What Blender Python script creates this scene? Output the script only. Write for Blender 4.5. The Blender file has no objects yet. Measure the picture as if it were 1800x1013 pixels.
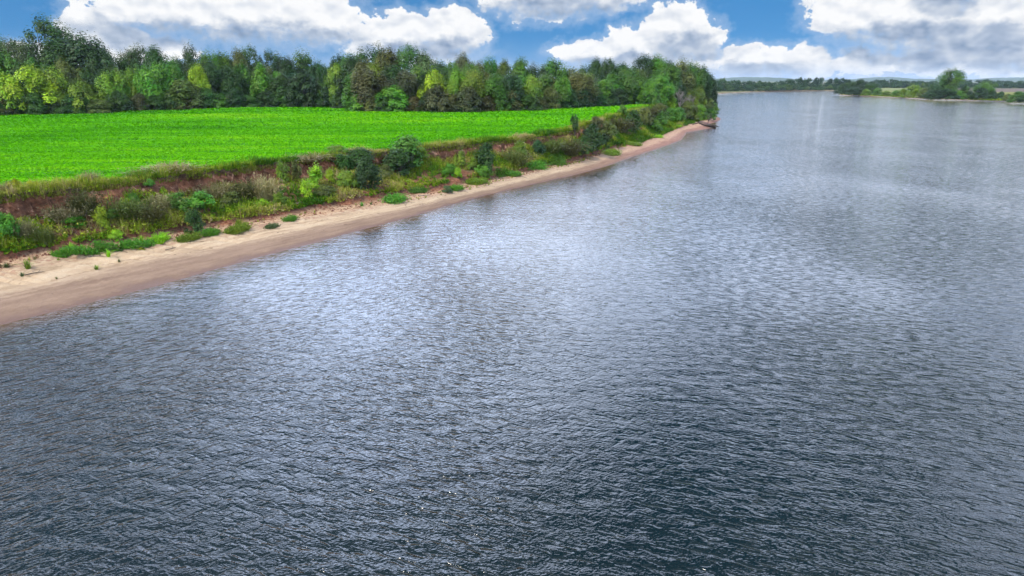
import bpy, math
import numpy as np

SC = bpy.context.scene
COL = SC.collection
rng = np.random.default_rng(11)

# ------------------------------------------------------------------ camera, sky, sun, exposure
FOC, CAMH = 1200.0, 20.0                       # focal length in pixels of the 1800 px wide photograph
PITCH = math.atan((506.5 - 141) / FOC)
cam = bpy.data.cameras.new('camera')
cam.sensor_width = 36.0
cam.lens = 36.0 * FOC / 1800.0
cam.clip_start, cam.clip_end = 0.5, 30000
cam_o = bpy.data.objects.new('camera', cam)
cam_o.location = (0, 0, CAMH)
cam_o.rotation_euler = (math.pi / 2 - PITCH, 0, 0)
COL.objects.link(cam_o)
SC.camera = cam_o

SUN_AZ, SUN_EL = math.radians(-135), math.radians(52)      # azimuth clockwise from the view direction
sun = bpy.data.lights.new('sun', 'SUN')
sun.energy, sun.angle, sun.color = 4.6, math.radians(9), (1.0, 0.93, 0.82)
sun_o = bpy.data.objects.new('sun', sun)
sun_o.rotation_euler = (math.pi / 2 - SUN_EL, 0, -SUN_AZ + math.pi)
sun_o.location = (200, -100, 300)
COL.objects.link(sun_o)

SC.view_settings.view_transform = 'Standard'
SC.view_settings.look = 'None'
SC.view_settings.exposure = 0.0
SC.view_settings.gamma = 1.0
SC.view_settings.use_curve_mapping = False
SC.render.engine = 'CYCLES'
SC.cycles.use_denoising = True
SC.cycles.use_adaptive_sampling = True
SC.cycles.adaptive_threshold = 0.03
SC.cycles.max_bounces = 6
SC.cycles.diffuse_bounces = 3
SC.cycles.glossy_bounces = 2
SC.cycles.transmission_bounces = 3
SC.cycles.transparent_max_bounces = 6
SC.cycles.volume_bounces = 0
SC.cycles.caustics_reflective = False
SC.cycles.caustics_refractive = False
SC.cycles.sample_clamp_indirect = 4.0

PC, PS = math.cos(PITCH), math.sin(PITCH)


class NT:
    """small helper to write node trees as expressions"""
    def __init__(s, tree): s.t = tree; s.n = tree.nodes; s.l = tree.links
    def new(s, typ, **kw):
        n = s.n.new(typ)
        for k, v in kw.items(): setattr(n, k, v)
        return n
    def put(s, sock, v):
        if isinstance(v, bpy.types.NodeSocket): s.l.new(v, sock)
        elif v is not None: sock.default_value = v
    def m(s, op, a, b=None, c=None, clamp=False):
        n = s.new('ShaderNodeMath', operation=op, use_clamp=clamp)
        s.put(n.inputs[0], a); s.put(n.inputs[1], b); s.put(n.inputs[2], c)
        return n.outputs[0]
    def v(s, op, a, b=None, c=None, out=0):
        n = s.new('ShaderNodeVectorMath', operation=op)
        s.put(n.inputs[0], a)
        if b is not None: s.put(n.inputs[1], b)
        if c is not None: s.put(n.inputs[2], c)
        return n.outputs[out]
    def step(s, x, lo, hi, a=0.0, b=1.0):
        n = s.new('ShaderNodeMapRange', interpolation_type='SMOOTHSTEP')
        s.put(n.inputs[0], x); s.put(n.inputs[1], lo); s.put(n.inputs[2], hi); s.put(n.inputs[3], a); s.put(n.inputs[4], b)
        return n.outputs[0]
    def lin(s, x, lo, hi, a=0.0, b=1.0):
        n = s.new('ShaderNodeMapRange'); n.clamp = True
        s.put(n.inputs[0], x); s.put(n.inputs[1], lo); s.put(n.inputs[2], hi); s.put(n.inputs[3], a); s.put(n.inputs[4], b)
        return n.outputs[0]
    def noise(s, vec, scale, detail=4, rough=0.5, dist=0.0, dim='3D', out='Fac'):
        n = s.new('ShaderNodeTexNoise', noise_dimensions=dim)
        s.put(n.inputs['Vector'], vec); s.put(n.inputs['Scale'], scale); s.put(n.inputs['Detail'], detail)
        s.put(n.inputs['Roughness'], rough); s.put(n.inputs['Distortion'], dist)
        return n.outputs[out]
    def mix(s, f, a, b, typ='MIX'):
        n = s.new('ShaderNodeMix', data_type='RGBA', blend_type=typ); n.clamp_factor = True
        s.put(n.inputs[0], f); s.put(n.inputs[6], a); s.put(n.inputs[7], b)
        return n.outputs[2]
    def ramp(s, f, stops):
        n = s.new('ShaderNodeValToRGB'); e = n.color_ramp.elements
        while len(e) < len(stops): e.new(0.5)
        for el, (p, c) in zip(e, stops): el.position = p; el.color = (*c, 1)
        s.put(n.inputs[0], f)
        return n.outputs[0]
    def attr(s, name, out='Fac'):
        n = s.new('ShaderNodeAttribute', attribute_name=name); return n.outputs[out]
    def xyz(s, x, y, z=0.0):
        n = s.new('ShaderNodeCombineXYZ'); s.put(n.inputs[0], x); s.put(n.inputs[1], y); s.put(n.inputs[2], z); return n.outputs[0]


def px_dir(u, v):
    a, b = (u - 900) / FOC, (506.5 - v) / FOC
    return np.array([a, PC + b * PS, -PS + b * PC])


def px_azel(u, v):
    d = px_dir(u, v); d /= np.linalg.norm(d)
    return math.degrees(math.atan2(d[0], d[1])), math.degrees(math.asin(d[2]))


# cumulus of the photograph: (u, v, half width, half height) in photograph pixels, turned into azimuth and elevation
CLOUDS = [(310, -6, 150, 64), (440, 12, 165, 62), (552, 34, 90, 48), (178, 56, 58, 34), (250, 84, 95, 26),
          (645, 72, 48, 36), (700, 62, 70, 44), (796, 60, 66, 50), (740, 92, 110, 20),
          (965, -16, 140, 52), (1065, -10, 80, 30),
          (1188, 62, 70, 58), (1112, 84, 66, 38), (1036, 94, 70, 26), (1236, 78, 42, 42), (1150, 108, 130, 22),
          (1305, 112, 54, 34), (1362, 108, 44, 28), (1420, 110, 48, 30), (1512, 106, 44, 24), (1560, 112, 40, 20),
          (1500, 18, 80, 46), (1610, 22, 120, 66), (1710, 66, 110, 50), (1800, 40, 100, 80), (1690, 104, 150, 26),
          (1930, 60, 130, 70), (40, 104, 80, 26)]
# the same clouds' shaded undersides
UNDER = [(430, 66, 190, 22), (270, 60, 110, 24), (790, 88, 80, 20), (690, 92, 70, 18), (985, 12, 120, 20), (1205, 88, 66, 26), (1110, 112, 110, 16),
         (1330, 128, 80, 18), (1590, 72, 130, 28), (1700, 100, 170, 20), (1760, 66, 60, 18), (1660, 8, 50, 18)]


def build_world():
    w = bpy.data.worlds.new('World'); SC.world = w; w.use_nodes = True
    w.node_tree.nodes.clear()
    W = NT(w.node_tree)
    tc = W.new('ShaderNodeTexCoord')
    d = W.v('NORMALIZE', tc.outputs['Generated'])
    sp = W.new('ShaderNodeSeparateXYZ'); W.put(sp.inputs[0], d)
    az = W.m('DEGREES', W.m('ARCTAN2', sp.outputs[0], sp.outputs[1]))
    el = W.m('DEGREES', W.m('ARCSINE', sp.outputs[2]))
    P = W.xyz(az, el)                                      # azimuth and elevation in degrees
    # ragged, billowing outlines: the place looked up is pushed about by noise
    wn = W.noise(W.v('MULTIPLY', P, (0.50, 0.72, 1)), 1.0, 4, 0.58, dim='2D', out='Color')
    Q = W.v('ADD', P, W.v('MULTIPLY', W.v('SUBTRACT', wn, (0.5, 0.5, 0.5)), (2.3, 1.55, 0)))
    k = 57.3 / FOC * 0.92
    def union(lst, q):
        best = None
        for (u, v, ru, rv) in lst:
            a_, e_ = px_azel(u, v); ra, re = ru * k, rv * k
            t = W.v('MULTIPLY_ADD', q, (1 / ra, 1 / re, 0), (-a_ / ra, -e_ / re, 0))
            t = W.v('DOT_PRODUCT', t, t, out=1)
            best = t if best is None else W.m('MINIMUM', best, t)
        return W.m('SUBTRACT', 1.0, best)
    E0, under = union(CLOUDS, Q), union(UNDER, Q)
    # beyond the frame the same kind of clouds goes on: cumulus on both sides, and overhead a layer seen from below
    side = W.step(W.m('ABSOLUTE', az), 37, 43)
    nlow = W.noise(W.v('MULTIPLY', P, (0.085, 0.3, 1)), 1.0, 4, 0.55, dim='2D')
    dlow = W.m('MULTIPLY_ADD', nlow, 6.0, -2.9)
    dlow = W.m('MULTIPLY_ADD', W.m('SUBTRACT', side, 1.0), 6.0, dlow)
    er = W.m('RADIANS', W.m('MAXIMUM', el, 1.0))
    rr = W.m('DIVIDE', W.m('COSINE', er), W.m('ADD', W.m('SINE', er), 0.10))
    ar = W.m('RADIANS', az)
    PL = W.xyz(W.m('MULTIPLY', rr, W.m('SINE', ar)), W.m('MULTIPLY', rr, W.m('COSINE', ar)))
    nup = W.noise(W.v('ADD', PL, CLOUD_SEED), 0.85, 5, 0.52, dim='2D')
    dup = W.m('MULTIPLY_ADD', nup, 6.0, CLOUD_COVER)
    up = W.step(el, 5.6, 8.5)
    dup = W.m('MULTIPLY_ADD', W.m('SUBTRACT', up, 1.0), 6.0, dup)
    dout = W.m('MAXIMUM', dlow, dup)
    bil = W.m('SUBTRACT', W.noise(W.v('MULTIPLY', P, (1.0, 1.3, 1)), 1.15, 6, 0.57, dim='2D'), 0.5)
    bil = W.m('MULTIPLY', bil, W.lin(el, 10, 30, 1.0, 0.3))
    bl0 = W.noise(W.v('MULTIPLY', P, (1.0, 1.5, 1)), 0.55, 2, 0.5, dim='2D')
    bl1 = W.noise(W.v('MULTIPLY', W.v('ADD', P, (0.2, 0.5, 0)), (1.0, 1.5, 1)), 0.55, 2, 0.5, dim='2D')
    d0 = W.m('ADD', W.m('MAXIMUM', E0, dout), W.m('MULTIPLY', bil, 1.2))
    dark = W.step(W.m('ADD', under, W.m('MULTIPLY', bil, 0.55)), -0.9, 0.9)
    mask = W.step(d0, 0.0, W.lin(dark, 0.1, 0.8, 0.16, 0.8))
    lit = W.m('SUBTRACT', 0.90, W.m('MULTIPLY', dark, 0.52))
    lit = W.m('ADD', lit, W.m('MULTIPLY', W.m('SUBTRACT', bl0, bl1), 0.65))
    lit = W.m('ADD', lit, W.m('MULTIPLY', bil, 0.11))
    lit = W.m('SUBTRACT', lit, W.lin(dup, 0.4, 1.8, 0.0, 0.40))      # thick parts of the layer overhead are grey below
    ccol = W.ramp(lit, [(0.15, (0.20, 0.29, 0.46)), (0.42, (0.45, 0.53, 0.66)), (0.66, (0.73, 0.77, 0.835)), (0.95, (1.0, 1.0, 1.0))])
    gain = W.m('MULTIPLY', W.step(el, 5.6, 11, 1.0, CLOUD_GAIN), W.step(el, 22, 50, 1.0, 0.27))   # clouds above the frame boosted for river reflections, dimmed overhead for contrast
    patch_dir = (math.sin(math.radians(-9)) * math.cos(math.radians(19)), math.cos(math.radians(-9)) * math.cos(math.radians(19)), math.sin(math.radians(19)))   # bright cloud patch added out of frame for its sheen on the river
    near = W.m('MAXIMUM', W.v('DOT_PRODUCT', d, patch_dir, out=1), 0.0)
    glow = W.m('MULTIPLY', W.m('POWER', near, 40.0), W.step(el, 6, 13))  # extra brightness of the added patch
    gain = W.m('MULTIPLY_ADD', glow, PATCH_GLOW, gain)
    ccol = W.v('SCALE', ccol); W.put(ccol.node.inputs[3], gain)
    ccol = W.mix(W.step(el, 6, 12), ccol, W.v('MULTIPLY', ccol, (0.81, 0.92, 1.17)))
    # clear sky; looked up a little higher, the dry deep blue of the photograph
    sky = W.new('ShaderNodeTexSky', sky_type='NISHITA')
    sky.sun_disc = False
    sky.sun_elevation, sky.sun_rotation = SUN_EL, SUN_AZ
    sky.air_density, sky.dust_density, sky.ozone_density = 1.0, 0.0, 3.0
    lift = W.xyz(sp.outputs[0], sp.outputs[1], W.m('MULTIPLY_ADD', W.m('ABSOLUTE', sp.outputs[2]), 0.8, 0.22))
    W.put(sky.inputs[0], W.v('NORMALIZE', lift))
    hs = W.new('ShaderNodeHueSaturation'); W.put(hs.inputs['Saturation'], 1.38); W.put(hs.inputs['Hue'], 0.498); W.put(hs.inputs['Color'], sky.outputs[0])
    skyc = W.v('SCALE', hs.outputs[0]); skyc.node.inputs[3].default_value = SKY_STRENGTH
    hz = W.m('MULTIPLY', W.lin(el, 3.6, -0.2, 0.0, 1.0), W.lin(bl0, 0.25, 0.7, 0.6, 1.0))
    hz = W.m('MULTIPLY', hz, hz)
    skyc = W.mix(hz, skyc, (0.68, 0.76, 0.88, 1))
    thin = W.m('MULTIPLY', W.step(d0, -0.9, 0.25), 0.38)   # thin milky edge round the clouds
    skyc = W.mix(thin, skyc, (0.62, 0.73, 0.88, 1))
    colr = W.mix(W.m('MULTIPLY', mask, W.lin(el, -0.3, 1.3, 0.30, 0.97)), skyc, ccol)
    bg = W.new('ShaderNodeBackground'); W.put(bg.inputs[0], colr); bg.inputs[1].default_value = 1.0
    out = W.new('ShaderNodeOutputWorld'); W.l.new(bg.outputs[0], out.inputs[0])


CLOUD_SEED, CLOUD_COVER, CLOUD_GAIN, PATCH_GLOW = (3.37, 1.9, 0), -2.55, 3.9, 5.0
SKY_STRENGTH = 0.125
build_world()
SC.world.cycles.sampling_method = 'NONE'       # every ray that leaves the scene sees the sky itself

# ------------------------------------------------------------------ helpers


def at(u, v, z=0.0):
    d = px_dir(u, v); t = (z - CAMH) / d[2]
    return np.array([0, 0, CAMH]) + t * d


def atY(u, v, Y):
    d = px_dir(u, v)
    return np.array([0, 0, CAMH]) + Y / d[1] * d


def project(p):
    p = np.asarray(p, float); x, y, z = p[..., 0], p[..., 1], p[..., 2] - CAMH
    dep = y * PC - z * PS; upv = y * PS + z * PC
    return 900 + FOC * x / dep, 506.5 - FOC * upv / dep


def hash2(i, j, seed):
    h = (i.astype(np.int64) * 374761393 + j.astype(np.int64) * 668265263 + seed * 1442695041) & 0x7fffffff
    h = (h ^ (h >> 13)) * 1274126177 & 0x7fffffff
    return ((h ^ (h >> 16)) & 0xffff) / 65535.0


def vnoise(x, y, seed=0):
    x, y = np.broadcast_arrays(np.asarray(x, float), np.asarray(y, float))
    i, j = np.floor(x), np.floor(y); fx, fy = x - i, y - j
    fx, fy = fx * fx * (3 - 2 * fx), fy * fy * (3 - 2 * fy)
    i, j = i.astype(np.int64), j.astype(np.int64)
    a, b, c, d = hash2(i, j, seed), hash2(i + 1, j, seed), hash2(i, j + 1, seed), hash2(i + 1, j + 1, seed)
    return (a * (1 - fx) + b * fx) * (1 - fy) + (c * (1 - fx) + d * fx) * fy - 0.5


def fbm(x, y, seed=0, oct=4):
    r, a = 0, 1.0
    for o in range(oct):
        r = r + a * vnoise(x * 2 ** o, y * 2 ** o, seed + o * 17); a *= 0.5
    return r


def sstep(a, b, x):
    t = np.clip((x - a) / (b - a), 0, 1); return t * t * (3 - 2 * t)


def make_mesh(name, V, F, mat, attrs=None, smooth=False):
    """V (n,3) and F (m,3 or 4) numpy arrays"""
    V = np.ascontiguousarray(V, np.float32); F = np.ascontiguousarray(F, np.int32)
    me = bpy.data.meshes.new(name)
    k = F.shape[1]
    me.vertices.add(len(V)); me.vertices.foreach_set('co', V.ravel())
    me.loops.add(F.size); me.loops.foreach_set('vertex_index', F.ravel())
    me.polygons.add(len(F)); me.polygons.foreach_set('loop_start', np.arange(0, F.size, k, dtype=np.int32))
    if smooth: me.polygons.foreach_set('use_smooth', np.ones(len(F), bool))
    for an, val in (attrs or {}).items():
        a = me.attributes.new(an, 'FLOAT', 'POINT'); a.data.foreach_set('value', np.ascontiguousarray(val, np.float32))
    me.update(calc_edges=True); me.validate()
    if mat is not None: me.materials.append(mat)
    return me


def obj(name, me, parent=None, loc=None, **props):
    o = bpy.data.objects.new(name, me); COL.objects.link(o)
    if parent is not None: o.parent = parent
    if loc is not None: o.location = loc
    for k, v in props.items(): o[k] = v
    return o


def grid_faces(nr, nc):
    i = np.arange(nr - 1)[:, None] * nc + np.arange(nc - 1)[None, :]
    return np.stack([i, i + 1, i + nc + 1, i + nc], -1).reshape(-1, 4)


# ------------------------------------------------------------------ materials


def material(name):
    m = bpy.data.materials.new(name); m.use_nodes = True; m.node_tree.nodes.clear()
    T = NT(m.node_tree); out = T.new('ShaderNodeOutputMaterial')
    return m, T, out


def leaf_material(name, hue_var=0.03, val_lo=0.6, val_hi=1.45, transl=0.3):
    m, T, out = material(name)
    oi = T.new('ShaderNodeObjectInfo')
    t = T.attr('tint')
    hs = T.new('ShaderNodeHueSaturation')
    T.put(hs.inputs['Hue'], T.lin(t, 0, 1, 0.5 + hue_var, 0.5 - hue_var))
    T.put(hs.inputs['Value'], T.lin(T.attr('tone'), 0, 1, val_lo, val_hi))
    T.put(hs.inputs['Color'], oi.outputs['Color'])
    c = hs.outputs[0]
    p = T.new('ShaderNodeBsdfPrincipled'); T.put(p.inputs['Base Color'], c)
    p.inputs['Roughness'].default_value = 0.55; p.inputs['Specular IOR Level'].default_value = 0.25
    tr = T.new('ShaderNodeBsdfTranslucent'); T.put(tr.inputs[0], T.mix(0.35, c, (0.30, 0.42, 0.03, 1), 'MULTIPLY') if False else c)
    mx = T.new('ShaderNodeMixShader'); mx.inputs[0].default_value = transl
    T.l.new(p.outputs[0], mx.inputs[1]); T.l.new(tr.outputs[0], mx.inputs[2]); T.l.new(mx.outputs[0], out.inputs[0])
    return m


def ramp_leaf_material(name, stops, transl=0.25, coltone=(0.65, 1.35)):
    """foliage of a mass: colour from the per-leaf attribute tint, lightness from tone"""
    m, T, out = material(name)
    c = T.ramp(T.attr('tint'), stops)
    c = T.v('SCALE', c); T.put(c.node.inputs[3], T.lin(T.attr('tone'), 0, 1, *coltone))
    p = T.new('ShaderNodeBsdfPrincipled'); T.put(p.inputs['Base Color'], c)
    p.inputs['Roughness'].default_value = 0.7; p.inputs['Specular IOR Level'].default_value = 0.03
    tr = T.new('ShaderNodeBsdfTranslucent'); T.put(tr.inputs[0], c)
    mx = T.new('ShaderNodeMixShader'); mx.inputs[0].default_value = transl
    T.l.new(p.outputs[0], mx.inputs[1]); T.l.new(tr.outputs[0], mx.inputs[2]); T.l.new(mx.outputs[0], out.inputs[0])
    return m


def bark_material(name, c1, c2):
    m, T, out = material(name)
    g = T.new('ShaderNodeTexCoord')
    n = T.noise(T.v('MULTIPLY', g.outputs['Object'], (6, 6, 1.2)), 1.0, 5, 0.6)
    p = T.new('ShaderNodeBsdfPrincipled'); T.put(p.inputs['Base Color'], T.ramp(n, [(0.3, c1), (0.7, c2)]))
    p.inputs['Roughness'].default_value = 0.9
    T.l.new(p.outputs[0], out.inputs[0])
    return m


M_LEAF = leaf_material('leaves', 0.03, 0.45, 1.65, 0.16)
M_SHRUB = leaf_material('shrub_leaves', 0.025, 0.5, 1.6, 0.22)
M_BARK = bark_material('bark', (0.035, 0.028, 0.022), (0.11, 0.09, 0.075))
M_DEAD = bark_material('dead_wood', (0.13, 0.115, 0.10), (0.30, 0.275, 0.25))
M_SNAG = bark_material('wet_dead_wood', (0.018, 0.014, 0.012), (0.06, 0.045, 0.038))


def ground_bank_material():
    m, T, out = material('bank_earth')
    g = T.new('ShaderNodeNewGeometry'); pos = g.outputs['Position']
    k = T.attr('k'); s = T.attr('s')
    n1 = T.noise(pos, 0.35, 5, 0.6); n2 = T.noise(pos, 2.2, 5, 0.65); n3 = T.noise(pos, 9.0, 4, 0.6)
    # rills run down the face: noise stretched in height
    nr = T.noise(T.v('MULTIPLY', pos, (1.6, 1.6, 0.35)), 1.0, 4, 0.6)
    red = T.ramp(n2, [(0.3, (0.090, 0.036, 0.018)), (0.5, (0.195, 0.082, 0.044)), (0.7, (0.31, 0.150, 0.086))])
    dark = T.ramp(n2, [(0.3, (0.050, 0.024, 0.014)), (0.7, (0.155, 0.076, 0.046))])
    pale = T.ramp(n3, [(0.3, (0.30, 0.165, 0.105)), (0.7, (0.46, 0.27, 0.17))])
    c = T.mix(T.step(n1, 0.42, 0.60), dark, red)
    c = T.mix(T.m('MULTIPLY', T.step(nr, 0.56, 0.66), T.step(k, 3.6, 4.2)), c, pale)
    topsoil = T.m('MULTIPLY', T.step(k, 4.72, 4.9), 0.85)
    c = T.mix(topsoil, c, T.ramp(n2, [(0.3, (0.035, 0.024, 0.016)), (0.7, (0.10, 0.065, 0.045))]))
    # dusty tan apron where bank meets sand
    apron = T.m('MULTIPLY', T.step(T.m('ADD', k, T.m('MULTIPLY_ADD', n1, 1.0, -0.5)), 2.75, 2.15), T.step(n2, 0.32, 0.55))
    c = T.mix(apron, c, (0.40, 0.27, 0.165, 1))
    grassy = T.step(k, 4.98, 5.05)
    c = T.mix(grassy, c, T.ramp(n2, [(0.3, (0.05, 0.085, 0.018)), (0.7, (0.14, 0.16, 0.04))]))
    litter = T.m('MULTIPLY', T.step(n1, 0.5, 0.62), T.m('MULTIPLY', T.step(k, 3.0, 3.15), T.step(k, 4.1, 3.9)))
    c = T.mix(T.m('MULTIPLY', litter, 0.8), c, T.ramp(n3, [(0.3, (0.05, 0.05, 0.018)), (0.7, (0.20, 0.16, 0.08))]))
    p = T.new('ShaderNodeBsdfPrincipled'); T.put(p.inputs['Base Color'], c); p.inputs['Roughness'].default_value = 0.95
    p.inputs['Specular IOR Level'].default_value = 0.15
    b = T.new('ShaderNodeBump'); b.inputs['Distance'].default_value = 0.22; b.inputs['Strength'].default_value = 0.8
    T.put(b.inputs['Height'], T.m('ADD', T.m('MULTIPLY', n2, 0.8), T.m('MULTIPLY', n3, 0.4)))
    T.l.new(b.outputs[0], p.inputs['Normal'])
    T.l.new(p.outputs[0], out.inputs[0])
    return m


def sand_material():
    m, T, out = material('sand')
    g = T.new('ShaderNodeNewGeometry'); pos = g.outputs['Position']
    k = T.attr('k'); s = T.attr('s')
    n1 = T.noise(pos, 0.25, 4, 0.6); n2 = T.noise(pos, 1.8, 5, 0.6); n3 = T.noise(pos, 14.0, 3, 0.6)
    # bands left by falling water lie along the shore: noise in (distance along, distance up)
    band = T.noise(T.xyz(T.m('MULTIPLY', s, 0.16), T.m('MULTIPLY_ADD', n2, 2.0, T.m('MULTIPLY', k, 18.0))), 1.0, 4, 0.6, dim='2D')
    kk = T.m('ADD', k, T.m('ADD', T.m('MULTIPLY_ADD', n1, 0.30, -0.15), T.m('MULTIPLY_ADD', n2, 0.12, -0.06)))
    dry = T.ramp(band, [(0.3, (0.27, 0.19, 0.115)), (0.5, (0.39, 0.285, 0.18)), (0.7, (0.46, 0.36, 0.24))])
    damp = T.ramp(band, [(0.3, (0.165, 0.106, 0.070)), (0.7, (0.245, 0.165, 0.112))])
    far = T.step(s, 95, 190)
    dry = T.mix(far, dry, T.ramp(band, [(0.3, (0.28, 0.165, 0.108)), (0.7, (0.43, 0.285, 0.19))]))
    damp = T.mix(far, damp, T.ramp(band, [(0.3, (0.19, 0.098, 0.072)), (0.7, (0.27, 0.148, 0.108))]))
    c = T.mix(T.step(kk, 1.30, 1.62), damp, dry)
    c = T.mix(T.step(kk, 1.16, 1.02), c, (0.13, 0.075, 0.052, 1))
    # dark trash lines of washed-up twigs and crumbs
    trash = T.m('MULTIPLY', T.step(band, 0.60, 0.66), T.step(n3, 0.52, 0.62))
    c = T.mix(T.m('MULTIPLY', trash, T.step(kk, 1.35, 1.6, 0.15, 0.6)), c, (0.10, 0.065, 0.04, 1))
    red = T.m('MULTIPLY', T.step(kk, 1.72, 1.98), T.step(n2, 0.45, 0.6))
    c = T.mix(red, c, T.ramp(n2, [(0.4, (0.17, 0.08, 0.052)), (0.7, (0.33, 0.20, 0.13))]))
    p = T.new('ShaderNodeBsdfPrincipled'); T.put(p.inputs['Base Color'], c)
    T.put(p.inputs['Roughness'], T.step(kk, 1.0, 1.15, 0.55, 0.95)); p.inputs['Specular IOR Level'].default_value = 0.25
    b = T.new('ShaderNodeBump'); b.inputs['Distance'].default_value = 0.16; b.inputs['Strength'].default_value = 0.9
    T.put(b.inputs['Height'], T.m('ADD', T.m('MULTIPLY', band, 0.6), T.m('ADD', T.m('MULTIPLY', n2, 0.6), T.m('MULTIPLY', n3, 0.25))))
    T.l.new(b.outputs[0], p.inputs['Normal'])
    T.l.new(p.outputs[0], out.inputs[0])
    return m


def simple_ground(name, stops, scale=0.05, bump=0.2, stretch=(1, 1, 1)):
    m, T, out = material(name)
    g = T.new('ShaderNodeNewGeometry'); pos = T.v('MULTIPLY', g.outputs['Position'], stretch)
    n = T.noise(pos, scale, 6, 0.62); n2 = T.noise(pos, scale * 20, 3, 0.6)
    c = T.ramp(T.m('ADD', T.m('MULTIPLY', n, 0.75), T.m('MULTIPLY', n2, 0.25)), stops)
    p = T.new('ShaderNodeBsdfPrincipled'); T.put(p.inputs['Base Color'], c); p.inputs['Roughness'].default_value = 0.95
    p.inputs['Specular IOR Level'].default_value = 0.1
    T.l.new(p.outputs[0], out.inputs[0])
    return m


def water_material():
    m, T, out = material('river_water')
    g = T.new('ShaderNodeNewGeometry'); pos = g.outputs['Position']
    def train(ang, along, across, seed, det=2.0, rough=0.5, dist=0.0):
        c, s = math.cos(ang), math.sin(ang)
        a = T.v('DOT_PRODUCT', pos, (c * along, s * along, 0), out=1)
        b = T.v('DOT_PRODUCT', pos, (-s * across, c * across, 0), out=1)
        return T.noise(T.xyz(T.m('ADD', a, seed * 37.0), b), 1.0, det, rough, dist, dim='2D')
    # crests run one way on the right of the reach and another on the left; patches of breeze swell and fade them
    gust = T.noise(T.v('MULTIPLY', pos, (1.0, 0.7, 0)), 0.028, 2, 0.55, dim='2D')
    gust2 = T.noise(T.v('MULTIPLY', pos, (1.0, 0.8, 0)), 0.055, 2, 0.6, dim='2D')
    A = train(math.radians(-24), 0.98, 3.05, 1.3, 1.0, 0.42, 0.25)
    B = train(math.radians(38), 0.98, 2.95, 7.7, 1.0, 0.42, 0.25)
    Cc = train(math.radians(-4), 0.30, 0.9, 3.1, 1.0, 0.5, 0.0)
    D = train(math.radians(12), 4.5, 8.5, 9.9, 1.0, 0.6, 0.0)
    sx = T.new('ShaderNodeSeparateXYZ'); T.put(sx.inputs[0], pos)
    wA = T.step(T.m('ADD', T.m('MULTIPLY', sx.outputs[0], 0.022), T.m('MULTIPLY_ADD', gust, 1.6, -0.8)), -0.75, 0.35, 0.15, 1.0)
    wB = T.m('SUBTRACT', 1.15, wA)
    def crest(x):                                            # sharpen the crests a little
        y = T.m('ABSOLUTE', T.m('MULTIPLY_ADD', x, 2.0, -1.0)); return T.m('SUBTRACT', 1.0, T.m('POWER', y, 1.0))
    A, B = T.m('ADD', T.m('MULTIPLY', A, 0.5), T.m('MULTIPLY', crest(A), 0.32)), T.m('ADD', T.m('MULTIPLY', B, 0.5), T.m('MULTIPLY', crest(B), 0.32))
    h = T.m('ADD', T.m('MULTIPLY', T.m('MULTIPLY', A, wA), 0.198), T.m('MULTIPLY', T.m('MULTIPLY', B, wB), 0.182))
    h = T.m('ADD', h, T.m('MULTIPLY', Cc, 0.12))
    h = T.m('ADD', h, T.m('MULTIPLY', D, 0.024))
    amp = T.m('MULTIPLY', T.lin(gust, 0.3, 0.7, 0.5, 1.25), T.lin(gust2, 0.3, 0.7, 0.7, 1.08))
    lee = T.m('MULTIPLY', T.lin(T.attr('off'), 0.0, 14.0, 0.45, 1.0), T.lin(sx.outputs[1], 60.0, 420.0, 1.0, 0.75))   # calmer under the banks and up the reach
    h = T.m('MULTIPLY', h, T.m('MULTIPLY', amp, lee))
    b = T.new('ShaderNodeBump'); b.inputs['Distance'].default_value = 1.0; b.inputs['Strength'].default_value = 1.0
    T.put(b.inputs['Height'], h)
    p = T.new('ShaderNodeBsdfPrincipled')
    # silty water: a little brown light comes back from the shallows, dark green from the deep
    off = T.m('ADD', T.attr('off'), T.m('MULTIPLY_ADD', gust2, 3.0, -1.5))
    deep = T.step(off, -0.6, 4.0)
    T.put(p.inputs['Base Color'], T.mix(deep, (0.085, 0.045, 0.022, 1), (0.003, 0.009, 0.010, 1)))
    p.inputs['Roughness'].default_value = 0.06; p.inputs['IOR'].default_value = 1.333
    p.inputs['Specular IOR Level'].default_value = 0.5
    T.l.new(b.outputs[0], p.inputs['Normal'])
    T.l.new(p.outputs[0], out.inputs[0])
    return m


# ------------------------------------------------------------------ the left bank: lines read off the shore
def catmull(P, step):
    P = np.asarray(P, float); outp = []
    for i in range(len(P) - 1):
        p0, p1, p2, p3 = P[max(i - 1, 0)], P[i], P[i + 1], P[min(i + 2, len(P) - 1)]
        n = max(2, int(np.linalg.norm(p2 - p1) / step)); t = np.linspace(0, 1, n, endpoint=False)[:, None]
        outp.append(0.5 * ((2 * p1) + (-p0 + p2) * t + (2 * p0 - 5 * p1 + 4 * p2 - p3) * t ** 2 + (-p0 + 3 * p1 - 3 * p2 + p3) * t ** 3))
    outp.append(P[-1:]); return np.concatenate(outp)


def zf_xy(x, y):
    """height of the field and the wood's floor"""
    z = 7.6 + 1.3 * sstep(150, 235, y + 0.25 * np.asarray(x)) * sstep(-190, -40, x) + 0.6 * sstep(240, 330, y) * sstep(-40, -120, x) * sstep(-230, -140, x)
    return z + 0.35 * vnoise(np.asarray(x) / 60.0, np.asarray(y) / 45.0, 5)


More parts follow.
